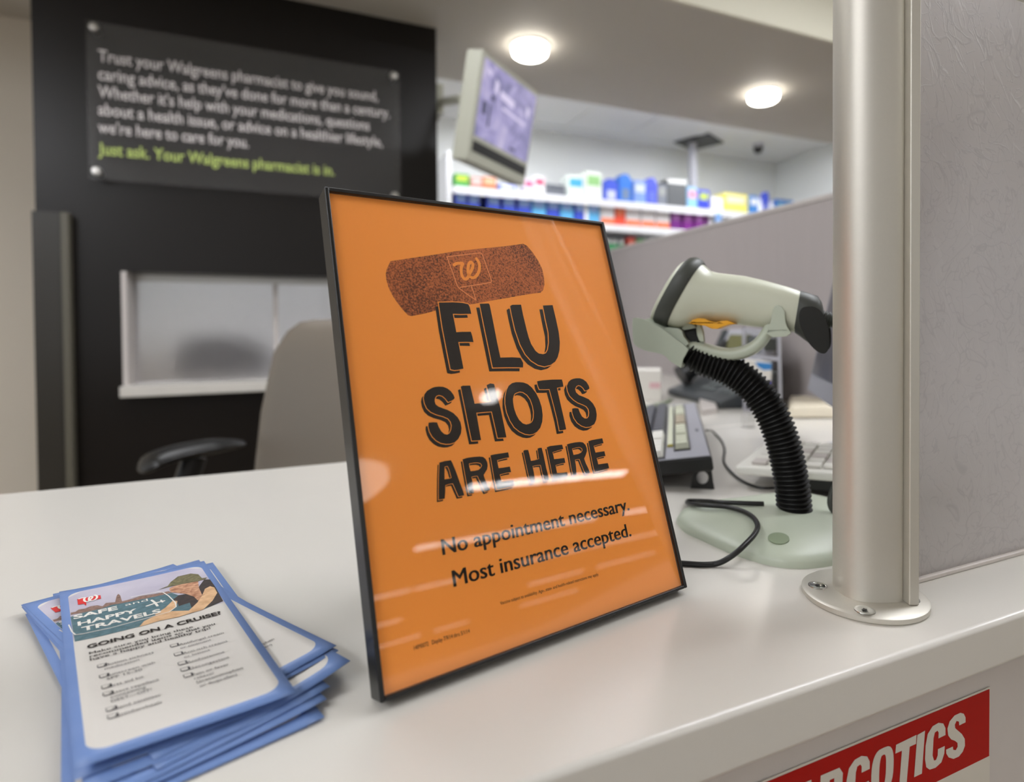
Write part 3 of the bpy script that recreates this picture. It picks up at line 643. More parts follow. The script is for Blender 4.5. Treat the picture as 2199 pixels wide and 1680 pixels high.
sc_ = V((bc.x, bc.y, 0))+fd*.18
mb = MB(); box(mb, sc_+V((0, 0, T-.36)), (.50, .50, .09), ax=(fd, sd, V((0, 0, 1)))); obj('seat', mb, 'leather', t, bevel=.035, seg=4)
for s in (1, -1):
    o0 = sc_+sd*(.30*s); ya = (T-.075)
    P = [o0+fd*.10+V((0, 0, ya-.020)), o0+fd*.08+V((0, 0, ya-.006)), o0+fd*.04+V((0, 0, ya+.003)), o0-fd*.03+V((0, 0, ya+.006)), o0-fd*.10+V((0, 0, ya+.002))]
    P = cat(P, 5); rings = []
    for i, p in enumerate(P):
        e = math.sin(math.pi*(i+.6)/(len(P)+.2)); rings.append([p+sd*(.042*min(1, .35+e)*math.cos(a))+V((0, 0, .016*min(1, .3+e)*math.sin(a))) for a in [2*math.pi*k/14 for k in range(14)]])
    ar = obj('armrest', loft(MB(), rings), 'black', t, smooth=True)
    mb = MB(); tube(mb, cat([o0+V((0, 0, ya-.01)), o0+fd*.03+V((0, 0, ya-.14)), o0+V((0, 0, ya-.29))-sd*(.06*s), sc_+sd*.14*s+V((0, 0, T-.41))], 5), .024, 10); obj('arm_bracket', mb, 'black', ar, smooth=True)
obj('gas_post', lathe(MB(), sc_, [(.03, .10), (.03, .42), (.022, .43), (.022, T-.41), (.09, T-.405)], 18), 'black', t, smooth=True)
for k in range(5):
    a = 2*math.pi*k/5; d = V((math.cos(a), math.sin(a), 0)); mb = MB(); tube(mb, [sc_+V((0, 0, .11)), sc_+d*.30+V((0, 0, .07))], .02, 8)
    lg_ = obj('leg', mb, 'black', t, smooth=True)
    obj('caster', lathe(MB(), sc_+d*.30+V((0, -.02, .03)), [(.001, 0), (.03, .0), (.03, .04), (.001, .04)], 16, ax=(V((1, 0, 0)), V((0, 0, 1)), V((0, 1, 0)))), 'black', lg_, smooth=True)

# ================================================================== FLU SIGN
zf = T+.0047
BL, BR = atz(817, 1512, zf), atz(1477, 1262, zf)
ux = (BR-BL); FW = ux.length; ux.normalize(); lean_ = math.radians(18.19); nn = V((-ux.y, ux.x, 0)); upv = nn*math.sin(lean_)+V((0, 0, math.cos(lean_)))
FP = Plane(BL, ux, upv); FH = FP.px(1296, 478).y*.5+FP.px(695, 397).y*.5
fs_ = thing('sign_holder', BL+ux*FW/2, 'orange flu shots sign in a black frame leaning back on the counter', 'sign')
LIP, DEP = .0026, .0145
mb = MB()
for (a0, a1, b0, b1) in ((0, LIP, 0, FH), (FW-LIP, FW, 0, FH), (LIP, FW-LIP, 0, LIP*.8), (LIP, FW-LIP, FH-LIP, FH)):
    prism(mb, FP, [(a0, b0), (a1, b0), (a1, b1), (a0, b1)], -DEP, 0)
obj('frame', mb, 'frame', fs_, bevel=.0007)
obj('backing', prism(MB(), FP, [(LIP, LIP*.8), (FW-LIP, LIP*.8), (FW-LIP, FH-LIP), (LIP, FH-LIP)], -DEP+.001, -.0035), 'black', fs_)
ps = obj('poster', prism(MB(), FP, [(LIP, LIP*.8), (FW-LIP, LIP*.8), (FW-LIP, FH-LIP), (LIP, FH-LIP)], -.0034, -.0030), 'orange', fs_, label='orange printed poster')
e0, e1 = FP.pt(FW*.5, FH*.62, -DEP), None
foot = V((e0.x, e0.y, T))+nn*.085
mb = MB(); dirv = (e0-foot).normalized(); box(mb, (e0+foot)/2+dirv*0, (.06, .003, (e0-foot).length-.004), ax=(ux, dirv.cross(ux), dirv)); obj('easel_leg', mb, 'black', fs_)
w0 = -.0030
def PX(P): return [FP.px(x, y) for x, y in P]
def expand(loop, d):
    n = len(loop); L_ = [V((p[0], p[1])) for p in loop]; A = sum(L_[i-1].x*L_[i].y-L_[i].x*L_[i-1].y for i in range(n)); s = 1 if A > 0 else -1; out = []
    for i in range(n):
        a, b, c = L_[i-1], L_[i], L_[(i+1) % n]; e1 = (b-a); e2 = (c-b)
        if e1.length < 1e-9 or e2.length < 1e-9: out.append(b); continue
        n1 = V((e1.y, -e1.x)).normalized(); n2 = V((e2.y, -e2.x)).normalized(); m = (n1+n2)
        m = m.normalized() if m.length > .1 else n1; k = 1/max(.45, m.dot(n1)); out.append(b+m*(d*k*s))
    return out
LET = []   # (outer, holes, shift, gap)
A_ = lambda P: cc(7.33, 920, 630, P)
B_ = lambda P: cc(9.333, 895, 800, P)
C_ = lambda P: cc(9.882, 1080, 790, P)
D_ = lambda P: cc(10.995, 930, 960, P)
E_ = lambda P: cc(9.995, 1110, 930, P)
s1, s2, s3, s4 = (-7.3, 8.2), (-5.7, 7.6), (-3.6, 5.0), (-2.9, 4.2)
LET += [(A_([(190, 122), (420, 118), (560, 127), (655, 148), (680, 195), (705, 300), (540, 305), (412, 300), (440, 440), (468, 592), (560, 586), (698, 585), (722, 660), (740, 748), (620, 745), (500, 748), (530, 900), (560, 1050), (582, 1168), (500, 1185), (440, 1192), (380, 1178), (320, 880), (250, 520)]), [], s1, 2.0),
 (A_([(838, 142), (980, 138), (995, 160), (1050, 430), (1110, 740), (1165, 995), (1350, 990), (1480, 998), (1500, 1030), (1525, 1080), (1523, 1150), (1300, 1148), (1045, 1152), (990, 880), (900, 450)]), [], s1, 2.0),
 (A_([(1318, 180), (1350, 160), (1490, 158), (1520, 310), (1580, 560), (1610, 670), (1650, 780), (1720, 890), (1770, 930), (1840, 942), (1885, 925), (1915, 870), (1932, 760), (1925, 600), (1880, 400), (1835, 172), (1988, 165), (2040, 380), (2085, 590), (2103, 750), (2098, 880), (2070, 990), (2030, 1060), (1960, 1110), (1860, 1135), (1760, 1110), (1650, 1040), (1560, 940), (1480, 790), (1400, 560), (1345, 320)]), [], s1, 2.0),
 (B_([(340, 290), (400, 270), (480, 262), (570, 268), (650, 300), (720, 355), (775, 430), (798, 490), (780, 520), (740, 545), (665, 575), (610, 500), (550, 450), (480, 432), (430, 450), (400, 500), (395, 560), (415, 620), (470, 665), (560, 700), (660, 735), (770, 795), (860, 885), (915, 980), (938, 1100), (925, 1210), (870, 1320), (800, 1385), (710, 1415), (620, 1420), (520, 1400), (430, 1350), (350, 1270), (295, 1170), (268, 1060), (275, 990), (360, 980), (445, 985), (475, 1070), (530, 1165), (590, 1220), (650, 1232), (695, 1205), (730, 1130), (740, 1050), (720, 975), (665, 905), (560, 860), (430, 825), (320, 775), (240, 700), (195, 600), (175, 500), (190, 420), (245, 345)]), [], s2, 1.7),
 (B_([(920, 262), (960, 245), (1110, 243), (1150, 400), (1200, 608), (1380, 592), (1525, 562), (1480, 400), (1440, 235), (1510, 200), (1590, 212), (1640, 400), (1720, 700), (1800, 1080), (1840, 1285), (1760, 1293), (1665, 1298), (1610, 1050), (1545, 765), (1400, 775), (1235, 792), (1270, 1000), (1305, 1200), (1330, 1340), (1240, 1350), (1145, 1355), (1090, 1100), (1000, 650)]), [], s2, 1.7),
 (C_([(400, 285), (480, 292), (570, 325), (660, 400), (750, 520), (820, 660), (870, 820), (892, 990), (882, 1130), (840, 1260), (770, 1345), (690, 1390), (610, 1402), (520, 1390), (400, 1335), (290, 1245), (200, 1105), (130, 930), (95, 750), (95, 600), (125, 450), (170, 360), (240, 305), (320, 284)]),
  [C_([(330, 510), (400, 485), (470, 495), (560, 555), (630, 650), (680, 790), (705, 930), (700, 1040), (680, 1110), (650, 1150), (600, 1175), (540, 1188), (470, 1165), (390, 1090), (330, 980), (285, 850), (262, 720), (258, 640), (275, 570), (295, 530)])], s2, 1.7),
 (C_([(772, 265), (900, 245), (1100, 230), (1300, 228), (1320, 300), (1332, 380), (1195, 405), (1210, 480), (1260, 700), (1320, 960), (1370, 1180), (1392, 1290), (1330, 1305), (1250, 1315), (1200, 1060), (1120, 740), (1035, 432), (940, 438), (820, 436), (785, 350)]), [], s2, 1.6),
 (C_([(1540, 215), (1600, 203), (1680, 203), (1750, 225), (1820, 280), (1870, 360), (1888, 420), (1840, 455), (1790, 465), (1750, 405), (1700, 362), (1650, 350), (1605, 375), (1582, 430), (1600, 500), (1660, 560), (1760, 600), (1870, 650), (1960, 740), (2020, 850), (2042, 980), (2030, 1090), (1990, 1180), (1900, 1235), (1810, 1245), (1720, 1215), (1630, 1150), (1560, 1050), (1520, 930), (1520, 850), (1580, 838), (1650, 845), (1680, 930), (1730, 1020), (1790, 1062), (1840, 1058), (1872, 1010), (1882, 940), (1865, 860), (1820, 800), (1740, 760), (1640, 720), (1550, 660), (1470, 580), (1425, 480), (1405, 370), (1440, 280), (1490, 235)]), [], s2, 1.6),
 (D_([(195, 355), (320, 320), (465, 298), (500, 360), (580, 550), (680, 830), (750, 1010), (785, 1130), (720, 1148), (650, 1160), (590, 1020), (515, 850), (430, 862), (335, 895), (335, 1050), (322, 1210), (260, 1225), (180, 1240), (178, 1000), (180, 700), (190, 480)]), [D_([(318, 455), (390, 435), (430, 520), (485, 715), (445, 735), (380, 745), (318, 755), (316, 600)])], s3, 1.25),
 (D_([(745, 280), (850, 245), (1000, 222), (1150, 212), (1230, 222), (1290, 270), (1330, 350), (1340, 430), (1325, 520), (1280, 590), (1245, 650), (1270, 740), (1340, 890), (1395, 1000), (1350, 1030), (1280, 1050), (1220, 940), (1160, 800), (1100, 668), (1030, 675), (955, 695), (985, 850), (1015, 1080), (960, 1095), (900, 1105), (850, 880), (790, 550)]), [D_([(895, 380), (1000, 358), (1100, 352), (1170, 370), (1208, 420), (1180, 480), (1120, 530), (1040, 550), (935, 560), (905, 460)])], s3, 1.25),
 (D_([(1405, 185), (1500, 160), (1650, 140), (1825, 112), (1848, 232), (1720, 258), (1565, 300), (1580, 400), (1600, 490), (1720, 475), (1865, 450), (1895, 580), (1780, 600), (1625, 640), (1670, 810), (1800, 790), (1955, 775), (1975, 905), (1850, 945), (1700, 975), (1560, 1005), (1500, 750), (1450, 450)]), [], s3, 1.25),
 (E_([(185, 372), (215, 355), (290, 350), (320, 460), (350, 590), (430, 575), (525, 545), (508, 440), (492, 325), (530, 308), (580, 305), (620, 450), (680, 740), (745, 1000), (700, 1015), (645, 1025), (600, 860), (560, 675), (480, 680), (385, 700), (415, 850), (445, 1050), (400, 1065), (345, 1075), (290, 860), (230, 580)]), [], s4, 1.1),
 (E_([(690, 295), (760, 268), (900, 250), (1020, 238), (1048, 330), (940, 360), (815, 400), (835, 480), (850, 550), (950, 540), (1070, 525), (1092, 630), (1000, 645), (880, 680), (895, 760), (912, 850), (1030, 845), (1130, 830), (1150, 930), (1000, 960), (835, 1000), (790, 780), (740, 530)]), [], s4, 1.1),
 (E_([(1125, 232), (1200, 210), (1300, 190), (1400, 180), (1470, 190), (1520, 240), (1550, 310), (1555, 380), (1530, 460), (1495, 540), (1530, 640), (1580, 740), (1625, 850), (1580, 865), (1525, 880), (1470, 740), (1395, 550), (1350, 550), (1298, 565), (1320, 700), (1335, 890), (1300, 900), (1255, 905), (1220, 740), (1170, 450)]), [E_([(1235, 325), (1320, 300), (1400, 290), (1450, 320), (1460, 360), (1430, 410), (1370, 440), (1268, 460), (1248, 390)])], s4, 1.1),
 (E_([(1585, 165), (1660, 140), (1770, 120), (1885, 102), (1912, 205), (1820, 230), (1700, 265), (1720, 340), (1740, 410), (1830, 395), (1930, 380), (1955, 480), (1860, 500), (1765, 530), (1785, 600), (1800, 665), (1900, 650), (2005, 635), (2035, 745), (1900, 790), (1725, 830), (1690, 700), (1630, 400)]), [], s4, 1.1)]
msh, mgap, mink = MB(), MB(), MB()
for outer, holes, sh_, gap in LET:
    flat(msh, FP, [PX([(x+sh_[0], y+sh_[1]) for x, y in outer])]+[PX([(x+sh_[0], y+sh_[1]) for x, y in h]) for h in holes], w0+.00012)
    flat(mgap, FP, [PX(expand(outer, gap))]+[PX(expand(h, -gap)) for h in holes], w0+.00020)
    flat(mink, FP, [PX(outer)]+[PX(h) for h in holes], w0+.00028)
bg = cc(5, 800, 500, [(210, 285), (440, 250), (700, 213), (900, 180), (1180, 150), (1420, 128), (1640, 100), (1680, 120), (1740, 190), (1800, 280), (1845, 370), (1865, 460), (1870, 540), (1855, 600), (1830, 627), (1720, 640), (1600, 660), (1430, 690), (1280, 715), (1140, 742), (1000, 765), (860, 785), (720, 812), (580, 850), (440, 878), (400, 868), (345, 810), (290, 740), (235, 660), (190, 570), (165, 480), (160, 420), (170, 370)])
obj('bandage_print', flat(MB(), FP, [PX(bg)], w0+.00006), 'bandage', ps, solid=False, label='brown speckled adhesive bandage printed on the poster')
obj('lettering_shadow', msh, 'ink', ps, solid=False)
obj('lettering_gap', mgap, 'orange', ps, solid=False)
obj('lettering', mink, 'ink', ps, solid=False)
lg2 = MB(); k12 = lambda x, y: (950+x/12, 520+y/12)
wlogo(lg2, lambda x, y: FP.px(*k12(x, y)), .0021, lambda a, b: FP.pt(a, b, w0+.00012))
obj('logo_print', lg2, 'orange', ps, solid=False)
lg3 = MB(); pxs = lambda P: [FP.px(*k12(x, y)) for x, y in P]
for P in ([(155, 335), (600, 280), (1020, 235), (1055, 245), (1085, 285), (1200, 620), (1325, 960), (1300, 1000), (900, 1065), (500, 1125)], [(165, 340), (320, 760), (440, 1100), (470, 1140), (700, 1310), (915, 1455)], [(915, 1455), (860, 1270), (795, 1090)]): ribbon(lg3, FP, pxs(P), .0006, w0+.00012)
obj('logo_outline', lg3, 'orangelite', ps, solid=False)
tx = MB()
def tl(s, x0, y0, x1, y1, h, off=.012, dst=tx, pl=FP, w=w0+.00012):
    a, b = pl.px(x0, y0), pl.px(x1, y1)
    for k in ((-1, 0), (1, .00003), (0, .00006)) if h > .004 else ((0, 0),): text(dst, pl, s, a+V((k[0]*.00022, 0)), b+V((k[0]*.00022, 0)), h, off=off, w=w+k[1])
tl('No appointment necessary.', 956, 1192, 1358, 1095, .0086, .004)
tl('Most insurance accepted.', 980, 1261, 1362, 1151, .0089, .004)
tl('Vaccine subject to availability. Age-, state- and health-related restrictions may apply.', 1080, 1300, 1292, 1236, .0018, .0)
tl('14IM0072   Display 7/9/14 thru 5/1/14', 894, 1398, 1014, 1360, .0021, .0)
obj('small_lettering', tx, 'ink', ps, solid=False)
cv = MB(); cv.add([FP.pt(a, b, -.0012) for a, b in ((LIP, LIP*.8), (FW-LIP, LIP*.8), (FW-LIP, FH-LIP), (LIP, FH-LIP))], [(0, 1, 2, 3)])
obj('cover_sheet', cv, 'film', fs_, solid=False, label='clear glossy cover over the poster')

# ================================================================== CARDS
CW, CL = .0870, .2245
def rowq(*c): return [V((x/100, y/100)) for x, y in c]
CARDS = []  # (TL, TR, BR, BL, z, curl, detail)
def rect(br, ang, frm='BR'):
    a = math.radians(ang); u = V((math.cos(a), math.sin(a))); d = V((math.sin(a), -math.cos(a))); br = V((br[0]/100, br[1]/100))
    TL_ = br-u*CW-d*CL if frm == 'BR' else br-d*CL
    return [TL_, TL_+u*CW, TL_+u*CW+d*CL, TL_+d*CL]
Q = [(rect((.6, 29.5), 15.2), .3), (rect((1.35, 29.75), 18), .5), (rect((-7.75, 30.1), 18.3, 'BL'), .6), (rect((1.5, 30.6), 21), .6), (rect((1.7, 31.35), 24), .7), (rect((2.75, 32.5), 26), .8), (rect((.95, 30.9), 16.5), .4)]
Bq = rowq((-15.8, 49.3), (-8.0, 52.75), (2.35, 34.1), (-5.4, 30.3))
B2 = [p+V((-.0006, -.0012)) for p in Bq]; B3 = [p+V((-.0012, -.0042)) for p in Bq]
Aq = rowq((-14.6, 50.5), (-6.4, 52.2), (.45, 31.35), (-7.9, 29.15))
Q += [(rect((2.42, 33.35), 28), .5), (Aq, .4), (B2, .3), (rowq((-15.75, 49.1), (-8.0, 52.6), (2.2, 34.3), (-5.2, 30.6)), .2)]
LIFT = {5: .006, 7: .003, 9: .0035, 10: .0042, 4: .003, 3: .002}
def bpx(x, y, z): p = atz(x, y, T+z); return V((p.x, p.y))
zt_ = .0050
Q += [([bpx(127, 1272, .0102), bpx(438, 1206, .0101), bpx(637, 1490, .0104), bpx(160, 1655, .0098)], 1.0)]
LBL_ = ['lowest blue bordered card, squared to the counter at the bottom of the fan', 'blue bordered card sticking out at the bottom right of the fan', 'blue bordered card whose left edge shows under the fan', 'blue bordered card second up on the right of the fan', 'blue bordered card with a small corner showing at the right of the fan', 'blue bordered card reaching farthest right toward the flu sign', 'turned card third from the top of the pile', 'turned card second below the top card', 'turned card with its white field and red logo showing beside the top card', 'top travel card printed safe and happy travels with a beach photo']
LBL = LBL_[:6]+['blue bordered card lying straight, its lower edge showing in the middle of the fan', 'blue bordered card whose corner just shows right of the turned cards', 'blue bordered card lined up straight beneath the top card, showing only its lower border', 'turned card directly beneath the one with the visible logo']+LBL_[8:]
TOP = Q[-1][0]; NTOP = len(Q)-1
def card_fn(q, z0, curl, seed):
    lift = LIFT.get(seed, 0)
    rnd = random.Random(seed); k1, k2, k3 = rnd.uniform(.2, 1), rnd.uniform(.2, 1), rnd.uniform(.2, 1)
    def f(a, b, e=0.0):   # a: metres from left, b: metres from the top
        s, t = a/CW, b/CL
        p = q[0]*(1-s)*(1-t)+q[1]*s*(1-t)+q[2]*s*t+q[3]*(1-s)*t
        h = curl*(.0016*k1*(abs(s-.5)*2)**3*(1-t)**2+.0014*k2*max(0, (s-.6)/.4)**2*t*t+.0004*k3*math.sin(3*t+seed))+lift*max(0, (s*.5+t*.5-.35)/.65)**2*max(0, s)
        return V((p.x, p.y, T+z0+h+e))
    return f
KEEP = None
for i, (q, curl) in enumerate(Q):
    z0 = .0006+i*.00065+(.0022 if i == NTOP else 0)
    f = card_fn(q, z0, curl, i); NU, NV = 10, 22
    mb = MB(); vs = [f(CW*a/NU, CL*b/NV) for b in range(NV+1) for a in range(NU+1)]
    mb.add(vs, [(r*(NU+1)+c, (r+1)*(NU+1)+c, (r+1)*(NU+1)+c+1, r*(NU+1)+c+1) for r in range(NV) for c in range(NU)])
    ctr = f(CW/2, CL/2)
    o = obj('travel_card', mb, 'card', loc=(ctr.x, ctr.y, T+z0), smooth=True, solid=False)
    uvl = o.data.uv_layers.new(name='UVMap')
    for lp in o.data.loops:
        vi = lp.vertex_index; uvl.data[lp.index].uv = (CW*(vi % (NU+1))/NU, CL*(vi//(NU+1))/NV)
    sd_ = o.modifiers.new('thickness', 'SOLIDIFY'); sd_.thickness = .00022; sd_.offset = -1
    tag(o, LBL[i], 'card', 'travel cards fanned on the counter')
    if i < NTOP-1: continue
    # printing, laid out from the top card
    inv = None
    g = lambda e: (lambda a, b: f(a, b, e))
    q9 = TOP
    def uvof(x, y, q9=q9):
        p = bpx(x, y, .0101); s, t = .5, .5
        for _ in range(12):
            P = q9[0]*(1-s)*(1-t)+q9[1]*s*(1-t)+q9[2]*s*t+q9[3]*(1-s)*t
            ds = (q9[1]-q9[0])*(1-t)+(q9[2]-q9[3])*t; dt = (q9[3]-q9[0])*(1-s)+(q9[2]-q9[1])*s
            r = p-P; D = ds.x*dt.y-ds.y*dt.x; s += (r.x*dt.y-r.y*dt.x)/D; t += (ds.x*r.y-ds.y*r.x)/D
        return V((s*CW, t*CL))
    def fl(P, m, e, nm, dens=True):
        loop = [uvof(x, y) for x, y in cc(5.4975, 100, 1200, P)]; mb = MB(); flat(mb, None, [loop], fn=g(e)); return obj(nm, mb, m, o, solid=False)
    e = .00010
    # rounded photo field as a grid so that it follows the card
    mb = MB(); NX, NY = 16, 10; x0, x1, y0, y1 = .0044, .0830, .0070, .0897; R_ = .0085; vs = []
    for r in range(NY+1):
        b = y0+(y1-y0)*r/NY; inset = 0
        if b-y0 < R_: inset = R_-math.sqrt(max(0, R_*R_-(R_-(b-y0))**2))
        for c in range(NX+1): vs.append(f(x0+inset+(x1-x0-2*inset)*c/NX, b, e))
    mb.add(vs, [(r*(NX+1)+c, (r+1)*(NX+1)+c, (r+1)*(NX+1)+c+1, r*(NX+1)+c+1) for r in range(NY) for c in range(NX)])
    pho = obj('photo_print', mb, 'sky', o, solid=False)
    fl([(283, 690), (420, 640), (640, 590), (760, 545), (900, 520), (1100, 480), (1300, 440), (1480, 400), (1560, 620), (1300, 720), (1100, 800), (900, 850), (600, 925), (334, 983)], 'sea', e*1.5, 'sea_print')
    fl([(1480, 400), (1700, 480), (1900, 500), (2050, 520), (1850, 600), (1560, 690), (1300, 740), (1400, 560)], 'sea', e*1.5, 'sea_print')
    fl([(284, 668), (286, 640), (340, 630), (380, 600), (450, 590), (520, 560), (600, 548), (660, 560), (700, 520), (810, 510), (825, 440), (845, 410), (870, 430), (890, 500), (1010, 470), (1100, 440), (1290, 410), (1440, 380), (1480, 400), (1300, 440), (1100, 480), (900, 520), (760, 545), (640, 590), (420, 640)], 'skyline', e*2, 'skyline_print')
    fl([(1480, 490), (1560, 430), (1650, 415), (1780, 430), (1800, 330), (1860, 250), (1930, 250), (2000, 350), (2085, 508), (1950, 560), (1850, 590), (1720, 600), (1690, 520), (1560, 560), (1540, 500)], 'dress', e*2.5, 'dress_print')
    fl([(1455, 345), (1500, 325), (1600, 300), (1790, 270), (1800, 350), (1840, 440), (1790, 500), (1740, 450), (1640, 415), (1560, 405), (1470, 395), (1450, 370)], 'skinshade', e*3, 'face_print')
    fl([(1870, 360), (1930, 330), (1980, 345), (2015, 410), (1960, 500), (1850, 605), (1700, 645), (1560, 690), (1330, 735), (1095, 805), (1150, 740), (1290, 670), (1480, 620), (1680, 615), (1780, 520), (1840, 430)], 'skin', e*3, 'arm_print')
    fl([(1490, 495), (1545, 500), (1530, 570), (1440, 640), (1300, 690), (1280, 660), (1400, 580)], 'skin', e*3, 'arm_print')
    fl([(1430, 322), (1465, 275), (1550, 210), (1700, 178), (1790, 188), (1835, 235), (1895, 228), (1880, 245), (1760, 275), (1600, 300), (1450, 330), (1320, 365)], 'hat', e*3.5, 'hat_print')
    fl([(362, 482), (636, 430), (642, 472), (470, 505), (468, 560), (440, 535), (372, 548)], 'redlogo', e*3.5, 'logo_print')
    mb = MB(); mpx = lambda x, y: uvof(100+(385+(x-350)*.32)/5.4975, 1200+(455+(y-345)*.125-(x-350)*.05)/5.4975)
    wlogo(mb, mpx, .0012, g(e*4.2))
    def line(s, P0, P1, h, off=.0, dst=None, kx=5.4975, ox=100, oy=1200):
        a, b = uvof(ox+P0[0]/kx, oy+P0[1]/kx), uvof(ox+P1[0]/kx, oy+P1[1]/kx)
        b.y = a.y; # type lines run parallel to the card
        text(dst, None, s, V((a.x, -a.y)), V((b.x, -b.y)), h, off=off, fn=lambda x, y: f(x, -y, e*4.2))
    line('SAFE', (318, 722), (845, 610), .0068, .03, mb); line('HAPPY', (370, 800), (1075, 630), .0068, .03, mb); line('TRAVELS', (415, 865), (1360, 640), .0068, .03, mb)
    line('and', (930, 560), (1200, 500), .0045, .0, mb)
    def rb(P, wd, dst, ee): ribbon(dst, None, [uvof(100+x/5.4975, 1200+y/5.4975) for x, y in P], wd, fn=g(ee))
    rb([(262, 790), (300, 870), (340, 905), (420, 895), (760, 820), (1200, 700), (1450, 630), (1530, 570), (1520, 520), (1440, 440), (1380, 400), (1320, 392), (1000, 455)], .0007, mb, e*4.2)
    rb([(1185, 560), (1300, 520), (1385, 500)], .0016, mb, e*4.2); rb([(1240, 490), (1280, 520), (1310, 560)], .0014, mb, e*4.2); rb([(1350, 490), (1370, 515)], .0010, mb, e*4.2)
    obj('white_lettering', mb, 'white', o, solid=False)
    mb = MB()
    line('GOING ON A CRUISE?', (480, 1070), (2060, 650), .0055, .03, mb)
    line('Make sure you bring these', (505, 1140), (1735, 830), .0034, .01, mb)
    line('recommended items so that you', (510, 1178), (2000, 800), .0034, .01, mb)
    line('have a happy and healthy trip!', (515, 1215), (1945, 850), .0034, .01, mb)
    obj('black_lettering', mb, 'ink', o, solid=False)
    mb = MB(); K = dict(kx=4.679, ox=150, oy=1350, dst=mb)
    Lc = [('Motion sickness', 390, 845, 1), ('medication', 425, 700, 0), ('Sunscreen with', 495, 860, 1), ('SPF 15-30', 530, 730, 0), ('First aid kit', 605, 745, 1), ('Insect repellent', 678, 905, 1), ('containing', 715, 770, 0), ('DEET\u2014OFF!', 755, 830, 0), ('Hand sanitizer', 835, 930, 1), ('Antidiarrheals', 910, 935, 1)]
    for s, y, xr, bxx in Lc:
        xl = 345+(y-390)*.2; line(s, (xl, y), (xr, y-(xr-xl)*.26), .0028, .0, **K)
        if bxx:
            c = uvof(150+(xl-65)/4.679, 1350+(y+8)/4.679)
            for P in ([(0, 0), (.0034, 0), (.0034, -.0032), (0, -.0032), (0, 0)],): ribbon(mb, None, [c+V(p) for p in P], .0004, fn=g(e*2))
            ribbon(mb, None, [c+V((.0006, .0004)), c+V((.0038, .0004)), c+V((.0038, -.0028))], .0008, fn=g(e*2))
    Rc = [('Antifungal cream', 180, 1100, 1550, 1), ('or ointment', 214, 1112, 1425, 0), ('Anti-itch creams', 268, 1140, 1590, 1), ('or lotions', 305, 1150, 1412, 0), ('Antihistamine', 362, 1180, 1562, 1), ('Decongestant', 425, 1205, 1612, 1), ('Pain or fever', 488, 1235, 1610, 1), ('reliever', 525, 1255, 1462, 0), ('(acetaminophen', 562, 1275, 1752, 0), ('or ibuprofen)', 600, 1310, 1692, 0)]
    for s, y, xl, xr, bxx in Rc:
        line(s, (xl, y), (xr, y-(xr-xl)*.26), .0028, .0, **K)
        if bxx:
            c = uvof(150+(xl-85)/4.679, 1350+(y+12)/4.679)
            ribbon(mb, None, [c+V(p) for p in [(0, 0), (.0034, 0), (.0034, -.0032), (0, -.0032), (0, 0)]], .0004, fn=g(e*2))
            ribbon(mb, None, [c+V((.0006, .0004)), c+V((.0038, .0004)), c+V((.0038, -.0028))], .0008, fn=g(e*2))
    obj('grey_lettering', mb, 'inktext', o, solid=False)

# ================================================================== RED STICKER
NP = Plane((0, .2445, T), (1, 0, 0), (0, 0, 1))
st = thing('warning_sticker', (.3, .2445, T-.13), 'red and white narcotics sticker on the front of the counter', 'sticker')
sr = NP.px(2123, 1476).x; zT, zB = -.0625, -.108
obj('white_backing', prism(MB(), NP, [(.02, -.185), (sr+.001, -.185), (sr+.001, zT+.0012), (.02, zT+.0012)], 0, .0004), 'wvinyl', st)
obj('red_band', prism(MB(), NP, [(.021, zB), (sr, zB), (sr, zT), (.021, zT)], .0004, .0006), 'red', st)
G_ = lambda P: [NP.px(*p) for p in cc(4.78, 1680, 1500, P)]
gS = G_([(1868, 240), (1803, 272), (1800, 232), (1775, 226), (1758, 265), (1762, 300), (1790, 325), (1830, 360), (1860, 410), (1862, 480), (1840, 540), (1800, 590), (1745, 615), (1695, 600), (1670, 560), (1668, 520), (1738, 488), (1742, 522), (1768, 525), (1787, 490), (1785, 450), (1760, 430), (1720, 415), (1690, 375), (1682, 305), (1705, 230), (1755, 170), (1815, 142), (1850, 152), (1868, 190)])
gC = G_([(1662, 370), (1590, 405), (1592, 345), (1580, 325), (1553, 345), (1540, 400), (1530, 580), (1545, 632), (1565, 625), (1582, 580), (1585, 515), (1655, 482), (1650, 560), (1620, 650), (1560, 705), (1500, 725), (1465, 700), (1452, 620), (1458, 480), (1480, 360), (1530, 280), (1590, 245), (1640, 252), (1662, 300)])
gI = G_([(1373, 370), (1452, 325), (1420, 765), (1340, 803)])
gT = G_([(1155, 470), (1365, 368), (1360, 460), (1295, 490), (1265, 850), (1188, 885), (1215, 530), (1148, 560)])
zh = max(p.y for p in gI); zl = min(p.y for p in gI); hL = zh-zl; sl = .12
ox0, ox1 = G_([(893, 700)])[0].x, G_([(1138, 640)])[0].x; oc, ow = (ox0+ox1)/2, (ox1-ox0)/2
def ringO(cx, hw, hh, n=28, p=.62): return [V((cx+hw*math.copysign(abs(math.cos(a))**p, math.cos(a))+hh*math.sin(a)*sl*.6, (zh+zl)/2+hh*math.copysign(abs(math.sin(a))**.8, math.sin(a)))) for a in [2*math.pi*k/n for k in range(n)]]
def glyph(P, x0, wd): return [V((x0+a*wd+b*hL*sl*.6, zl+b*hL)) for a, b in P]
cl = min(p.x for p in gC); c2x = G_([(640, 800)])[0].x; gC2 = [p+V((c2x-cl, 0)) for p in gC]
rx = G_([(358, 820)])[0].x; cwd = (max(p.x for p in gC)-cl)*.92
mb = MB()
for lp in ([gS], [gC], [gI], [gT], [gC2]): flat(mb, NP, lp, .0008)
flat(mb, NP, [ringO(oc, ow*.93, hL*.52), ringO(oc, ow*.28, hL*.36)], .0008)
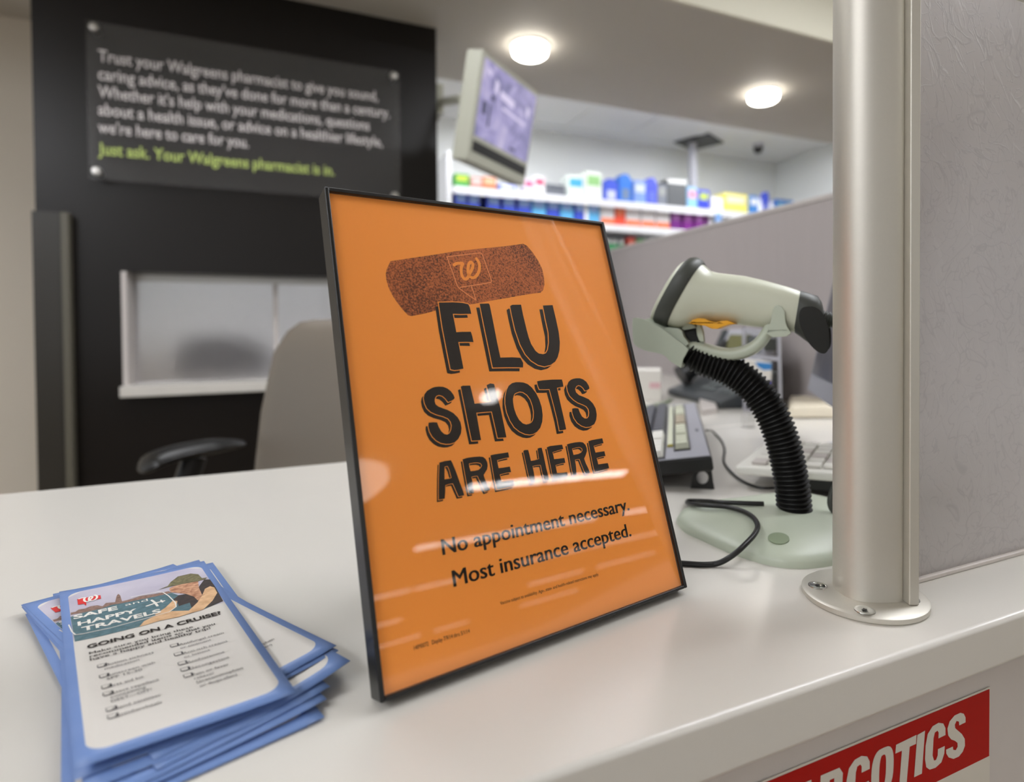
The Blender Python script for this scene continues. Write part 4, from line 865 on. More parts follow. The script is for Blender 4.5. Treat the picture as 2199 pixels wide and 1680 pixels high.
flat(mb, NP, [glyph([(0, 0), (.4, 0), (.4, .4), (.62, 0), (1, 0), (.8, .42), (.97, .6), (.97, .85), (.8, 1), (0, 1)], rx, cwd), glyph([(.4, .6), (.6, .6), (.6, .82), (.4, .82)], rx, cwd)], .0008)
flat(mb, NP, [glyph([(0, 0), (.32, 0), (.38, .2), (.62, .2), (.68, 0), (1, 0), (.72, 1), (.28, 1)], rx-cwd*1.12, cwd), glyph([(.42, .38), (.58, .38), (.5, .78)], rx-cwd*1.12, cwd)], .0008)
flat(mb, NP, [glyph([(0, 0), (.34, 0), (.34, .6), (.66, 0), (1, 0), (1, 1), (.66, 1), (.66, .42), (.34, 1), (0, 1)], rx-cwd*2.25, cwd)], .0008)
obj('lettering', mb, 'wvinyl', st, solid=False)

# ================================================================== POST AND FROSTED PANEL
fc = V((.350, .279, T)); t = thing('support_post', fc, 'satin aluminium post on a round screwed flange holding the frosted panel', 'post')
obj('flange', lathe(MB(), fc, [(.0375, 0), (.0385, .001), (.0385, .0038), (.0365, .0052), (.001, .0054)], 64), 'alu', t, smooth=True)
# extruded post: round nose toward the left, flat face toward the right
L0 = aty(1801, 1265, .279).x; Rv = V((.911, -.412, 0)); Fv = V((.412, .911, 0)); dpt = .397
pl_, pr_ = (1800.5-CX)/F, (1921-CX)/F
c0 = fc+V((0, 0, .0054)); mid = None
hw = (pr_-pl_)*dpt/2; off = ((pl_+pr_)/2*dpt) - (Rv.dot(V((fc.x, fc.y, 0))))
pc0 = V((fc.x, fc.y, 0))+Rv*off
prof = []
for k in range(40):
    a = 2*math.pi*k/40; ex = .78 if math.cos(a) < 0 else .42; X_ = math.copysign(abs(math.cos(a))**ex, math.cos(a)); Y_ = math.copysign(abs(math.sin(a))**ex, math.sin(a)); prof.append((X_*hw, Y_*hw*1.02))
TOPZ = 2.6
mb = MB(); ax_ = V((1, 0, 0)); ay_ = V((0, 1, 0)); 
def pring(z, s=1.0):
    return [V((pc0.x, pc0.y, z))+Rv*(x*s)+Fv*(y*s) for x, y in prof]
loft(mb, [pring(T+.0054), pring(T+1.2), pring(TOPZ)]); obj('post', mb, 'alu', t, smooth=True)
gx = ((1928-CX)/F*dpt)-Rv.dot(V((fc.x, fc.y, 0)))
mb = MB()
cp2 = V((pc0.x, pc0.y, 0))+Rv*(hw*.99+.0012)-Fv*.011
box(mb, (cp2.x, cp2.y, (T+.0054+TOPZ)/2), (.0065, .024, TOPZ-T-.0054), ax=(Rv, Fv, V((0, 0, 1)))); obj('channel', mb, 'alu', t, bevel=.0008)
for (x, y) in ((1756, 1258), (1857, 1311), (1953, 1287), (1860, 1240)):
    p = atz(x, y, T+.0054)
    s_ = obj('screw', lathe(MB(), p, [(.0062, 0), (.0060, .0003), (.0048, .0004), (.0044, .0002), (.0001, .0002)], 24), 'screw', t, smooth=True)
    mb = MB(); P = []
    for k in range(12): a = 2*math.pi*k/12; r = .0022 if k % 2 == 0 else .0012; P.append((p.x+r*math.cos(a), p.y+r*math.sin(a)))
    flat(mb, Plane((0, 0, p.z), (1, 0, 0), (0, 1, 0)), [P], .0005); obj('drive_recess', mb, 'black', s_, solid=False)
XP = cp2.x+.004; ph = aty(2165, 0, .283).z
pn = thing('glass_panel', (.7, .283, T), 'frosted scratched privacy panel standing on the counter beside the metal post', 'panel')
obj('panel_sheet', bx(MB(), XP, 1.62, .280, .286, T+.003, ph), 'frost', pn, bevel=.001)
obj('sealant', bx(MB(), XP+.006, 1.62, .2775, .2885, T, T+.0035), mat('clear_sealant', (198, 190, 182), .25, noise=.1, scale=200), pn, bevel=.001)
px_ = V((1.66, .283, T)); pp = thing('support_post', px_, 'second aluminium post at the far end of the frosted panel', 'post'); obj('flange', lathe(MB(), px_, [(.0385, 0), (.0385, .0045), (.001, .0054)], 40), 'alu', pp, smooth=True); obj('post', lathe(MB(), px_, [(.019, .0054), (.019, TOPZ-T)], 28), 'alu', pp, smooth=True)

# ================================================================== SCANNER ON GOOSENECK
P0_ = atz(1706, 1095, T+.02); hd = V((P0_.x, P0_.y, 0)).normalized(); SR = V((hd.y, -hd.x, 0)); SN = -hd
SPn = Plane((P0_.x, P0_.y, T+.02), SR, (0, 0, 1))
sg = thing('scanner_stand', (P0_.x, P0_.y, T), 'sage green scanner stand with black gooseneck on the counter', 'stand')
ol = [(1453, 1124), (1462, 1110), (1480, 1101), (1520, 1093), (1560, 1089), (1600, 1083), (1650, 1077), (1706, 1075), (1755, 1080), (1800, 1092), (1835, 1112), (1858, 1142), (1855, 1172), (1835, 1198), (1800, 1213), (1750, 1221), (1705, 1222), (1660, 1217), (1610, 1204), (1560, 1186), (1510, 1163), (1470, 1144)]
ol = [atz(x, y, T) for x, y in ol]; olc = [p for p in cat(ol+[ol[0]], 3)][:-1]
ctr = V((P0_.x-.012, P0_.y-.028, T)); rings = []
for s, h in ((1, .0), (1, .004), (.985, .0065), (.93, .0095), (.82, .0135), (.66, .017), (.48, .0195), (.3, .0208), (.1, .021)):
    cN = ctr.lerp(V((P0_.x, P0_.y, T)), 1-s); rings.append([V((cN.x+(p.x-ctr.x)*s, cN.y+(p.y-ctr.y)*s, T+h)) for p in olc])
bs = obj('base', loft(MB(), rings), 'sage', sg, smooth=True)
from mathutils.bvhtree import BVHTree
bvh = BVHTree.FromPolygons([tuple(ctr*0+p) for r in rings for p in r], [(i*len(olc)+j, i*len(olc)+(j+1) % len(olc), (i+1)*len(olc)+(j+1) % len(olc), (i+1)*len(olc)+j) for i in range(len(rings)-1) for j in range(len(olc))])
def on_base(x, y, up=0.0):
    h = bvh.ray_cast(EYE, ray(x, y).normalized())[0]
    p = h if h is not None else atz(x, y, T); return V((p.x, p.y, p.z+up))
dmp = on_base(1672, 1157); dnn = bvh.ray_cast(EYE, ray(1672, 1157).normalized())[1]; dnn = dnn if dnn.z > 0 else -dnn; dax = V((1, 0, 0)).cross(dnn).normalized()*-1; dax = dnn.cross(V((1, 0, 0))).normalized()
obj('screw_recess', lathe(MB(), dmp, [(.0080, -.004), (.0080, .0006), (.0074, .0007), (.0001, .0005)], 24, ax=(dax.cross(dnn), dax, dnn)), 'sagedark', bs, smooth=True, label='dark green round recess')
gn = [(1706, 1100, .0), (1703, 1060, .0), (1697, 1020, .0), (1689, 980, .0), (1678, 940, .0), (1660, 895, .0), (1633, 850, 0), (1597, 815, .0), (1560, 792, .0), (1525, 778, .0), (1496, 766, .0), (1478, 752, .0)]
G3 = [SPn.pt(*SPn.px(x, y), w) for x, y, w in gn]; G3[0].z = T+.019
D3 = cat(G3, 8)
# resample evenly for the ribs
L_ = [0]
for i in range(1, len(D3)): L_.append(L_[-1]+(D3[i]-D3[i-1]).length)
NR = 45; NS = NR*6; out = []
for k in range(NS+1):
    s = L_[-1]*k/NS; i = max(j for j in range(len(L_)) if L_[j] <= s+1e-12); i = min(i, len(D3)-2); f_ = (s-L_[i])/max(1e-9, L_[i+1]-L_[i]); out.append(D3[i].lerp(D3[i+1], f_))
pat = (.0133, .0150, .0153, .0150, .0133, .0129)
obj('gooseneck', tube(MB(), out, lambda i: pat[i % 6], 28), 'blackrub', sg, smooth=True)
SPX = lambda P: [SPn.px(x, y) for x, y in P]
K5 = lambda P: cc(7.635, 1380, 680, P)
shd = [(1371, 700), (1372, 684), (1380, 683), (1396, 686.5), (1413, 694), (1431, 703.6), (1446, 715), (1461, 727), (1476, 738), (1488, 748), (1484, 755), (1476, 769), (1472, 787), (1460, 780), (1448, 772), (1440, 763), (1432, 758.6), (1422, 756), (1397, 751), (1380, 743), (1373, 735)]
mb = MB(); prism(mb, SPn, SPX(shd), .021, .024)
prism(mb, SPn, SPX([(x+(4 if x < 1460 else 0), y) for x, y in shd]), -.024, -.021)
bt_ = SPX([(1371, 700), (1373, 735), (1380, 743), (1397, 751), (1422, 756), (1432, 758.6), (1440, 763), (1448, 772), (1460, 780), (1472, 787)])
for i in range(len(bt_)-1):
    a, b = bt_[i], bt_[i+1]; d = (b-a).normalized(); nq = V((-d.y, d.x))*.003
    prism(mb, SPn, [a, b, b+nq, a+nq], -.0225, .0225)
prism(mb, SPn, SPX([(1430, 705), (1437, 703), (1462, 705), (1470, 710), (1474, 722), (1486, 738), (1478, 742)]), -.018, .016)
cr = obj('cradle', mb, 'sage', sg, bevel=.0006)
bd = SPX([(1484, 746), (1496, 745), (1512, 749), (1530, 755), (1553, 760), (1575, 761), (1598, 756), (1618, 747), (1636, 731), (1650, 710), (1660, 690)]); bd = [V((p.x, p.y)) for p in cat([V((p.x, p.y, 0)) for p in bd], 5)]
rings = []
for i, p in enumerate(bd):
    d = (bd[min(i+1, len(bd)-1)]-bd[max(i-1, 0)]).normalized(); q = V((-d.y, d.x)); k = i/(len(bd)-1); hh_ = .0050+.0009*math.sin(math.pi*k); ww_ = .013
    rings.append([SPn.pt(*(p+q*(hh_*math.copysign(abs(math.sin(a))**.7, math.sin(a)))), ww_*math.copysign(abs(math.cos(a))**.6, math.cos(a))) for a in [2*math.pi*j/16 for j in range(16)]])
obj('support_hook', loft(MB(), rings), 'sage', sg, smooth=True)
mb = MB(); tb = SPX([(1646, 716), (1658, 690), (1661, 668), (1665, 659), (1672, 656), (1680, 660), (1686, 670), (1688, 692), (1690, 700), (1700, 716), (1680, 712), (1660, 712)])
prism(mb, SPn, tb, .0185, .0215); prism(mb, SPn, tb, -.0215, -.0185); prism(mb, SPn, SPX([(1646, 716), (1650, 708), (1690, 708), (1700, 716), (1690, 722), (1660, 724)]), -.0215, .0215); obj('hook_tab', mb, 'sage', sg, bevel=.0008)
mb = MB(); prism(mb, SPn, SPX([(1499, 705), (1503, 697), (1509, 698), (1514, 712), (1516, 735), (1506, 733), (1501, 720)]), .004, .012); prism(mb, SPn, SPX([(1466, 706), (1478, 696), (1496, 698), (1500, 704), (1472, 709)]), -.010, .010); obj('latch', mb, 'sage', sg, bevel=.0008)
mb = MB(); prism(mb, SPn, SPX([(1470, 708), (1498, 704), (1502, 716), (1506, 730), (1490, 740), (1476, 724)]), -.012, .006); obj('clip', mb, 'rubberd', sg, bevel=.001)
# scanner body
sc = thing('barcode_scanner', SPn.pt(*SPn.px(1560, 650)), 'cream handheld barcode scanner with grey rubber band lying in the stand cradle', 'scanner')
def lofts(sec, n=28, e=.8):
    rings = []
    for (tx_, ty_), (bx_, by_), w in sec:
        a, b = SPn.px(tx_, ty_), SPn.px(bx_, by_); c = (a+b)/2; h = (a-b)/2
        rings.append([SPn.pt(*(c+h*(math.copysign(abs(math.sin(t_))**e, math.sin(t_)))), w*math.copysign(abs(math.cos(t_))**e, math.cos(t_))) for t_ in [2*math.pi*k/n for k in range(n)]])
    return loft(MB(), rings)
obj('head_front', lofts([((1462, 572), (1400, 686), .024), ((1470, 564), (1402, 688), .0275), ((1482, 558), (1412, 692), .030), ((1492, 558), (1420, 698), .031)]), 'cream', sc, smooth=True)
obj('scan_window', lofts([((1459, 578), (1404, 682), .022), ((1463, 574), (1406, 684), .0225)]), 'black', sc, smooth=True)
obj('rubber_band', lofts([((1482, 557.5), (1407, 691), .0310), ((1487, 554.5), (1410, 695), .0326), ((1500, 553.5), (1424, 701), .0332), ((1510, 560), (1433, 704), .0326), ((1514, 567), (1437, 703), .0312)]), 'rubberg', sc, smooth=True)
obj('handle', lofts([((1508, 564), (1432, 701), .0305), ((1516, 572), (1442, 703), .0303), ((1527, 582), (1456, 706), .0295), ((1542, 586.5), (1478, 703), .0272), ((1565, 589), (1512, 694), .0245), ((1600, 593), (1560, 695), .022), ((1645, 603), (1618, 702), .0195), ((1690, 615.5), (1668, 706), .0182), ((1712, 622.5), (1694, 711), .018), ((1724, 628), (1710, 716), .0178)]), 'cream', sc, smooth=True)
obj('end_cap', lofts([((1719, 624.5), (1704, 713), .0185), ((1735, 629), (1722, 726), .0195), ((1756, 636), (1744, 742), .019), ((1764, 648), (1760, 740), .016), ((1768, 662), (1768, 728), .010)]), 'rubberg', sc, smooth=True)
def oval(cx, cy, a, b, ang, n=36): return [(cx+a*math.cos(t_)*math.cos(ang)-b*math.sin(t_)*math.sin(ang), cy+a*math.cos(t_)*math.sin(ang)+b*math.sin(t_)*math.cos(ang)) for t_ in [2*math.pi*k/n for k in range(n)]]
ovf = [(1734, 660), (1747, 661), (1760, 669), (1769, 684), (1776, 705), (1778, 730), (1776, 748), (1768, 757), (1755, 754), (1741, 742), (1729, 725), (1720, 706), (1715, 686), (1717, 670), (1724, 662)]
ovf = [(p.x, p.y) for p in cat([V((x, y, 0)) for x, y in ovf+[ovf[0]]], 3)][:-1]
obj('bumper', prism(MB(), SPn, SPX(ovf), .0195, .0235), 'rubberd', sc, bevel=.0012, label='flat oval charcoal bumper')
obj('bumper', prism(MB(), SPn, SPX([(x+10, y-2) for x, y in ovf]), -.0235, -.0195), 'rubberd', sc, bevel=.0012)
obj('trigger', prism(MB(), SPn, SPX([(1489, 696), (1496, 688), (1508, 684), (1520, 685), (1532, 690), (1543, 693), (1556, 690), (1568, 689), (1586, 696.5), (1574, 697), (1560, 701), (1548, 706.5), (1536, 706), (1522, 700), (1508, 698)]), -.009, .0262), 'yellow', sc, bevel=.001, label='wavy yellow trigger')
mb = MB()
for x, y, r in ((1476, 602.5, .0016), (1483, 604.5, .0012), (1489, 605.3, .0009)):
    c = SPn.px(x, y); lathe(mb, SPn.pt(c.x, c.y, .0245), [(r, 0), (r, .0062), (r*.01, .0062)], 12, ax=(SR, V((0, 0, 1)), SN))
obj('vent_hole', mb, 'black', sc)
rg = [SPn.pt(*SPn.px(x, y), w) for x, y, w in ((1764, 682, 0), (1785, 688, 0), (1808, 693, 0), (1830, 698, -.004))]
rg = cat(rg, 12); obj('strain_relief', tube(MB(), rg, lambda i: .0068 if i % 4 < 2 else .0056, 16), 'rubberg', sc, smooth=True)
cbp = cat([SPn.pt(*SPn.px(x, y), w) for x, y, w in ((1828, 697, -.004), (1858, 712, -.01), (1884, 770, -.012), (1888, 870, -.015), (1868, 960, -.015), (1832, 1010, -.012), (1802, 1036, -.010), (1788, 1062, -.008), (1783, 1084, -.006), (1790, 1101, -.006), (1806, 1108, -.01))], 6)
obj('cord', tube(MB(), cbp, .0024, 10), 'rubberg', sc, smooth=True)

# ================================================================== KEYBOARD
Mk = atz(1529, 978, T+.041); kd = V((math.sin(math.radians(35.27)), math.cos(math.radians(35.27)), 0)); wv = V((-kd.y, kd.x, 0)); tl_ = math.radians(7.5)
wv = (wv*math.cos(tl_)-V((0, 0, 1))*math.sin(tl_)).normalized()
KP = Plane(Mk, wv, kd) ; kn = KP.n
if kn.z < 0: kn = -kn
def kpt(a, b, h=0): return Mk+wv*a+kd*b+kn*h   # a: toward the typist, b: away from the viewer along the keyboard
kb = thing('keyboard', Mk, 'black and silver keyboard on raised feet behind the flu sign', 'keyboard')
KW, KL = .165, .47
def kbox(mb, a0, a1, b0, b1, h0, h1): 
    P = [kpt(a, b, h) for a in (a0, a1) for b in (b0, b1) for h in (h0, h1)]; mb.add(P, [(0, 1, 3, 2), (4, 6, 7, 5), (0, 4, 5, 1), (2, 3, 7, 6), (0, 2, 6, 4), (1, 5, 7, 3)])
mb = MB(); kbox(mb, 0, KW, 0, KL, -.0178, -.0012); obj('case', mb, 'black', kb, bevel=.003)
mb = MB(); kbox(mb, .002, KW-.002, .002, KL-.002, -.0015, 0); obj('top_plate', mb, 'kbgrey', kb, bevel=.0006)
mb = MB(); kbox(mb, .022, .041, .040, KL-.03, 0, .0015); kbox(mb, .0515, KW-.010, .006, KL-.02, 0, .0012); obj('key_well', mb, 'black', kb)
mb = MB(); kbox(mb, .0425, .0495, .075, KL-.03, 0, .0022); obj('label_strip', mb, 'keylight', kb)
mb = MB(); kbox(mb, .0427, .0493, .068, .0747, 0, .0024); obj('label_tip', mb, mat('mustard_plastic', (150, 140, 50), .5), kb)
bpos = .044; gi = 0
def key(a0, a1, b0, b1, m, hh=.0085):
    P = [kpt(a, b, .001) for a, b in ((a0, b0), (a1, b0), (a1, b1), (a0, b1))]+[kpt(a, b, hh) for a, b in ((a0+.002, b0+.0016), (a1-.002, b0+.0016), (a1-.002, b1-.0016), (a0+.002, b1-.0016))]
    mb = MB(); mb.add(P, [(0, 1, 2, 3), (4, 5, 6, 7), (0, 1, 5, 4), (1, 2, 6, 5), (2, 3, 7, 6), (3, 0, 4, 7)]); obj('key', mb, m, kb)
for cnt, m in ((3, 'keylight'), (4, 'keylight'), (4, 'keybrown'), (4, 'keylight'), (1, 'keylight')):
    for k in range(cnt): key(.0232, .0398, bpos, bpos+.0175, m); bpos += .019
    bpos += .012
for row, a in enumerate((.0535, .0725, .0915, .1105, .1295)):
    b = .010
    for k in range(4 if row < 4 else 3): key(a, a+.0175, b, b+.0175, 'keywhite' if row == 0 else 'keydark'); b += .019
    b += .008
    for k in range(3): key(a, a+.0175, b, b+.0175, 'keywhite' if row == 0 else 'keydark'); b += .019
    b += .008
    while b < KL-.04: key(a, a+.0175, b, b+.0175, 'keydark'); b += .019
mb = MB(); c = kpt(.010, .17, .0004); box(mb, c, (.004, .018, .0004), ax=(wv, kd, kn)); obj('badge', mb, 'keydark', kb)
# tilt-out feet with oval cut-outs
for bb in (.012, KL-.05):
    f0 = kpt(.012, bb, -.0165); mb = MB(); ftz = T+.0005
    fp = Plane(V((f0.x, f0.y, ftz)), -kd.cross(V((0, 0, 1)))*-1, (0, 0, 1))
    hgt = f0.z-ftz; fw_ = .026; c_ = -fw_/2
    outer = [(-.013, 0), (.013, 0), (.010, hgt), (-.010, hgt)]
    q = [(.0065*math.cos(t_), hgt*.55+(hgt*.33)*math.sin(t_)) for t_ in [2*math.pi*k/16 for k in range(16)]]
    fpn = Plane(V((f0.x, f0.y, ftz)), wv - V((0, 0, wv.z)), (0, 0, 1))
    L3 = [outer, q]
    flat(mb, fpn, L3, .0012); flat(mb, fpn, L3, -.0012)
    k0 = len(mb.v)
    for lp in L3:
        n_ = len(lp); vs = [fpn.pt(*p, .0012) for p in lp]+[fpn.pt(*p, -.0012) for p in lp]; mb.add(vs, [(i, (i+1) % n_, (i+1) % n_+n_, i+n_) for i in range(n_)])
    obj('foot', mb, 'black', kb)
# its cable
kc = [(1517, 925, .03), (1530, 927, .006), (1548, 945, .002), (1556, 965, .002), (1554, 990, .002), (1568, 1012, .002), (1592, 1032, .002), (1625, 1046, .002), (1660, 1048, .002), (1700, 1043, .002), (1740, 1041, .002), (1800, 1041, .002), (1840, 1040, .002)]
cb_ = obj('cable', tube(MB(), cat([atz(x, y, T+z) for x, y, z in kc], 6), .0016, 8), 'black', smooth=True, loc=atz(1600, 1035, T)); tag(cb_, 'thin black cable curving from the keyboard behind the gooseneck', 'cable')
lc_ = [(1440, 1208, .002), (1475, 1211, .002), (1515, 1213, .002), (1545, 1209, .002), (1575, 1192, .004), (1600, 1170, .013), (1620, 1148, .018), (1627, 1130, .019), (1618, 1112, .019), (1595, 1098, .017), (1560, 1089, .012), (1520, 1086, .007), (1490, 1084, .004), (1476, 1080, .003), (1480, 1076, .003), (1510, 1076, .003), (1550, 1079, .003), (1600, 1081, .003), (1640, 1082, .008)]
pq_ = cat([V((x, y, 0)) for x, y, z in lc_], 8); zs = [on_base(q.x, q.y).z-T for q in pq_]
for _ in range(3): zs = [max(zs[max(0, i-4):i+5])*.5+sum(zs[max(0, i-4):i+5])/len(zs[max(0, i-4):i+5])*.5 for i in range(len(zs))]
lcp_ = [atz(q.x, q.y, T+z+.0021) for q, z in zip(pq_, zs)]
cb_ = obj('cable', tube(MB(), lcp_, .0021, 10), 'black', smooth=True, loc=atz(1560, 1150, T)); tag(cb_, 'thick black cable looping over the scanner stand base', 'cable')

# white keyboard leaning on a dark tray
a, b, c, d = atz(1577, 1001, T+.025), atz(1800, 1016, T+.030), atz(1900, 950, T+.034), atz(1640, 935, T+.027)
wk = thing('keyboard', a, 'white keyboard with pale keys behind the gooseneck, left of the metal post', 'keyboard')
uu_ = (b-a).normalized(); vv_ = (d-a); vv_ = (vv_-uu_*vv_.dot(uu_)).normalized(); WP = Plane(a, uu_, vv_); wl = (b-a).length+.09; wh = .15
mb = MB(); prism(mb, WP, [(0, 0), (wl, 0), (wl, wh), (0, wh)], -.010, 0); obj('case', mb, 'keywhite', wk, bevel=.003)
mb = MB(); prism(mb, WP, [(.05, .004), (wl-.004, .004), (wl-.004, wh-.01), (.05, wh-.01)], -.022, -.0102); obj('base', mb, 'black', wk, bevel=.002)
for r in range(6):
    b_ = .016
    while b_ < wl-.03: mb = MB(); prism(mb, WP, [(b_, .012+r*.0225), (b_+.0165, .012+r*.0225), (b_+.0165, .030+r*.0225), (b_, .030+r*.0225)], 0, .004); obj('key', mb, 'keywhite' if (r+int(b_*50)) % 5 else 'fascia', wk, bevel=.001, seg=1); b_ += .0188

# ================================================================== MONITOR
m0 = V((.79, .738, T+.075)); md = V((-math.sin(math.radians(39.3)), -math.cos(math.radians(39.3)), 0)); mb_ = V((md.y, -md.x, 0))
if mb_.x < 0: mb_ = -mb_
tlm = math.radians(12.5); mu = (V((0, 0, 1))*math.cos(tlm)+mb_*math.sin(tlm)).normalized()
MP = Plane(m0, md, mu); sgn = 1 if MP.n.dot(mb_) < 0 else -1
mo = thing('monitor', m0+md*.17+mb_*.06-V((0, 0, .075)), 'flat monitor with grey bezel seen edge-on left of the metal post', 'monitor')
mw, mh = .335, .345
def mpr(loop, a, b): return prism(MB(), MP, loop, a*sgn, b*sgn)
obj('casing', mpr([(0, 0), (mw, 0), (mw, mh), (0, mh)], -.03, 0), 'kbgrey', mo, bevel=.003)
obj('screen', mpr([(.014, .030), (mw-.014, .030), (mw-.014, mh-.012), (.014, mh-.012)], 0, .001), 'monface', mo)
c = m0+md*mw*.5+mb_*.07; mb = MB(); box(mb, (c.x, c.y, T+.06), (.05, .02, .12)); obj('neck', mb, 'kbgrey', mo, bevel=.003)
mb = MB(); lathe(mb, (c.x, c.y, T), [(.085, 0), (.085, .006), (.07, .012), (.001, .012)], 36); obj('foot', mb, 'kbgrey', mo, smooth=True)

# ================================================================== PHONE
f1, f2 = V((.8513, .9759, T)), V((.9247, 1.3208, T)); fy_ = (f2-f1).normalized(); fx_ = V((fy_.y, -fy_.x, 0))
f1 = f1+fy_*.075; FLn = .30
def ppt(s, d, z): return f1+fy_*s+fx_*d+V((0, 0, z))
ph_ = thing('desk_phone', ppt(FLn/2, .1, 0), 'charcoal desk telephone with handset and olive display behind the scanner', 'telephone')
mb = MB(); pr = [(0, 0), (0, .016), (.03, .026), (.13, .078), (.15, .084), (.155, .06), (.15, 0)]
loft(mb, [[ppt(s, d, z) for d, z in pr] for s in (0, FLn)]); obj('body', mb, 'phone', ph_, bevel=.006, seg=3)
slx = (fx_*.10+V((0, 0, .052))).normalized(); PHP = Plane(ppt(0, .03, .026), fy_*-1, slx); 
if PHP.n.dot(V((0, 0, 1))) < 0: PHP = Plane(ppt(0, .03, .026), fy_, slx)
sg2 = 1 if PHP.u.dot(fy_) > 0 else -1
def pk(s, d, a, b, m, nm='key', h=.004): obj(nm, prism(MB(), PHP, [(sg2*s-a/2, d-b/2), (sg2*s+a/2, d-b/2), (sg2*s+a/2, d+b/2), (sg2*s-a/2, d+b/2)], -.001, h), m, ph_, bevel=.0015)
for r in range(4):
    for c in range(3): pk(.115+c*.021, .012+r*.021, .014, .013, 'phkey')
for c in range(3): pk(.022+c*.025, .012, .015, .012, 'phkey')
for c in range(4): pk(.022+c*.022, .085, .013, .010, 'phkey')
lcp = atd(1572, 728, 1.10); LP = Plane(ppt(0, .135, .112), fy_*-1, (fx_*.035+V((0, 0, .07))).normalized())
if LP.n.dot(fx_) > 0: LP = Plane(ppt(0, .135, .112), fy_, (fx_*.035+V((0, 0, .07))).normalized())
s3_ = 1 if LP.u.dot(fy_) > 0 else -1
def lp_(s0, s1, d0, d1, w0_, w1_, m, nm): obj(nm, prism(MB(), LP, [(s3_*s0, d0), (s3_*s1, d0), (s3_*s1, d1), (s3_*s0, d1)], w0_, w1_), m, ph_, bevel=.002)
lp_(.05, .272, -.04, .072, -.02, 0, 'silver', 'display_housing'); lp_(.140, .250, .012, .054, 0, .003, 'lcd', 'display'); lp_(.274, .300, -.04, .068, -.02, .004, 'phone', 'speaker_panel')
hb = [ppt(FLn-.045, .02, .052), ppt(FLn-.045, .05, .070), ppt(FLn-.045, .09, .092), ppt(FLn-.045, .14, .118), ppt(FLn-.045, .18, .128)]
hb = cat(hb, 6); n_ = len(hb)
obj('handset', tube(MB(), hb, lambda i: .020+.012*max(abs(i/(n_-1)-.5)*2-.4, 0)*1.4, 16), 'black', ph_, smooth=True)
o = thing('paper_tray', atz(1560, 905, T), 'grey notepad lying on the desk under the phone edge', 'notepad'); q4 = [atz(x, y, T) for x, y in ((1502, 866), (1535, 873), (1540, 888), (1508, 893))]
mb = MB(); mb.add(q4+[p+V((0, 0, .012)) for p in q4], [(0, 1, 2, 3), (4, 5, 6, 7), (0, 1, 5, 4), (1, 2, 6, 5), (2, 3, 7, 6), (3, 0, 4, 7)]); obj('pad', mb, 'fascia', o)

# acrylic organiser with cards, blue and white packet
oc_ = atz(1645, 885, T); oc_ = V((oc_.x, oc_.y, T)); ou = V((oc_.y, -oc_.x, 0)).normalized(); OP = Plane(oc_, ou, (0, 0, 1))
og = thing('card_organizer', oc_, 'clear acrylic card organizer standing behind the gooseneck', 'organizer')
def opp(P, a, b, m, nm, **k): return obj(nm, prism(MB(), OP, [OP.px(x, y) for x, y in P], a, b), m, og, **k)
opp([(1594, 702), (1674, 716), (1672, 722), (1594, 709)], -.05, .0, 'silver', 'top_rim', bevel=.001)
opp([(1594, 702), (1600, 702), (1602, 885), (1596, 885)], -.05, .0, 'silver', 'side_wall'); opp([(1670, 718), (1676, 720), (1680, 888), (1673, 888)], -.05, 0, 'silver', 'side_wall')
opp([(1600, 760), (1672, 768), (1672, 775), (1600, 768)], -.05, .0, 'silver', 'divider'); opp([(1600, 880), (1676, 880), (1676, 888), (1600, 888)], -.05, .0, 'silver', 'base')
opp([(1600, 702), (1672, 718), (1674, 880), (1602, 880)], -.052, -.05, 'acrylic', 'back_wall')
opp([(1640, 726), (1668, 728), (1668, 755), (1640, 755)], -.04, -.01, 'rubberg', 'card_stack'); opp([(1604, 722), (1634, 724), (1634, 758), (1604, 758)], -.04, -.01, 'phkey', 'card_stack'); opp([(1650, 838), (1672, 840), (1673, 878), (1652, 878)], -.04, -.01, 'phone', 'card_stack')
pkt = thing('tissue_packet', oc_+ou*-.03+V((0, 0, .06)), 'white packet with blue corner and indigo band leaning on the organizer', 'packet')
def pkk(P, a, b, m, nm): obj(nm, prism(MB(), OP, [OP.px(x, y) for x, y in P], a, b), m, pkt, bevel=.0008)
pkk([(1598, 770), (1657, 778), (1655, 834), (1600, 830)], .002, .03, 'white', 'body'); pkk([(1622, 776), (1657, 779), (1656, 792), (1640, 793), (1628, 786)], .0301, .031, cmat((52, 132, 200)), 'blue_corner')
pkk([(1612, 813), (1655, 815), (1655, 825), (1616, 823)], .0301, .031, cmat((60, 50, 160)), 'indigo_band'); pkk([(1622, 806), (1632, 799), (1638, 807), (1634, 811), (1618, 810)], .0301, .031, cmat((120, 180, 214)), 'pale_mark')
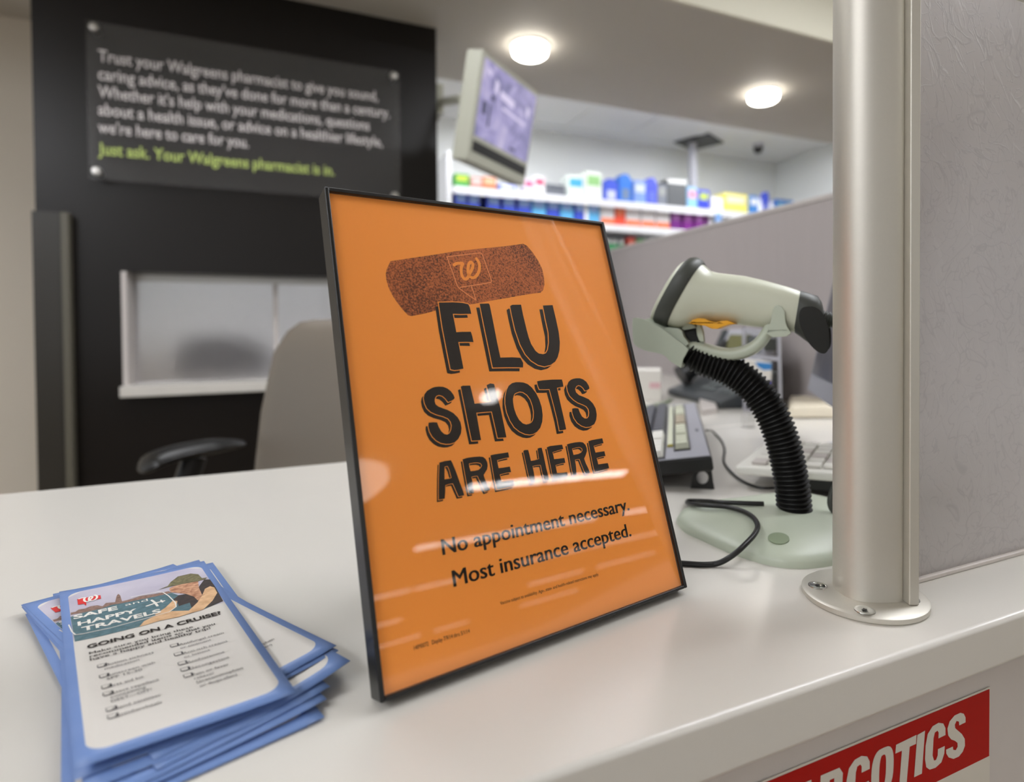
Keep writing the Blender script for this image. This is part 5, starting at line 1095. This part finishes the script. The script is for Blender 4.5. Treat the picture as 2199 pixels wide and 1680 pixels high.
# lower holder under packet
o = obj('pill_bottle', lathe(MB(), atz(1607, 918, T), [(.012, 0), (.012, .022), (.010, .026)], 20), 'acrylic', smooth=True, loc=atz(1607, 918, T)); tag(o, 'tiny clear vial standing on the desk behind the gooseneck', 'vial')
# paper bag / folded papers
q = [atz(x, y, T) for x, y in ((1690, 868), (1790, 868), (1830, 900), (1690, 900))]
mb = MB(); mb.add([p+V((0, 0, .0005)) for p in q]+[p.lerp(sum(q, V((0, 0, 0)))/4, .12)+V((0, 0, .022)) for p in q], [(0, 1, 2, 3), (4, 5, 6, 7), (0, 1, 5, 4), (1, 2, 6, 5), (2, 3, 7, 6), (3, 0, 4, 7)])
o = obj('paper_bundle', mb, mat('cream_paper', (214, 204, 182), .7, noise=.04), bevel=.006, loc=q[0]); tag(o, 'cream paper bundle lying at the foot of the partition', 'papers')
a_ = atz(1702, 861, T); b_ = atz(1732, 859, T); o = obj('pen', tube(MB(), [a_+V((0, 0, .03)), b_+V((0, 0, .03))], .004, 10), cmat((96, 70, 110)), smooth=True, loc=a_); tag(o, 'short purple pen on the cream papers', 'pen')
q = [atz(x, y, T) for x, y in ((1545, 935), (1640, 930), (1700, 912), (1600, 908))]
# white box with pink print beyond the keyboard
w1 = atz(1420, 862, T); wb = thing('white_box', w1, 'white box with faint pink print between the sign and the phone', 'box')
wu = V((w1.y, -w1.x, 0)).normalized(); WBP = Plane(w1, wu, (0, 0, 1)); c1 = WBP.px(1350, 795); c2 = WBP.px(1424, 860)
obj('box', prism(MB(), WBP, [(c1.x, 0), (0, 0), (0, c1.y), (c1.x, c1.y)], -.09, 0), 'white', wb, bevel=.002)
obj('pink_print', prism(MB(), WBP, [WBP.px(1395, 822), WBP.px(1418, 822), WBP.px(1418, 834), WBP.px(1395, 834)], .0001, .0006), cmat((220, 180, 184)), wb)
cbp = [atz(x, y, T+.004) for x, y in ((1375, 878), (1400, 872), (1425, 866), (1440, 860))]
o = obj('cable', tube(MB(), cat(cbp, 5), .004, 8), 'sagedark', smooth=True, loc=cbp[0]); tag(o, 'greenish grey cord lying beyond the keyboard beside the white box', 'cable')
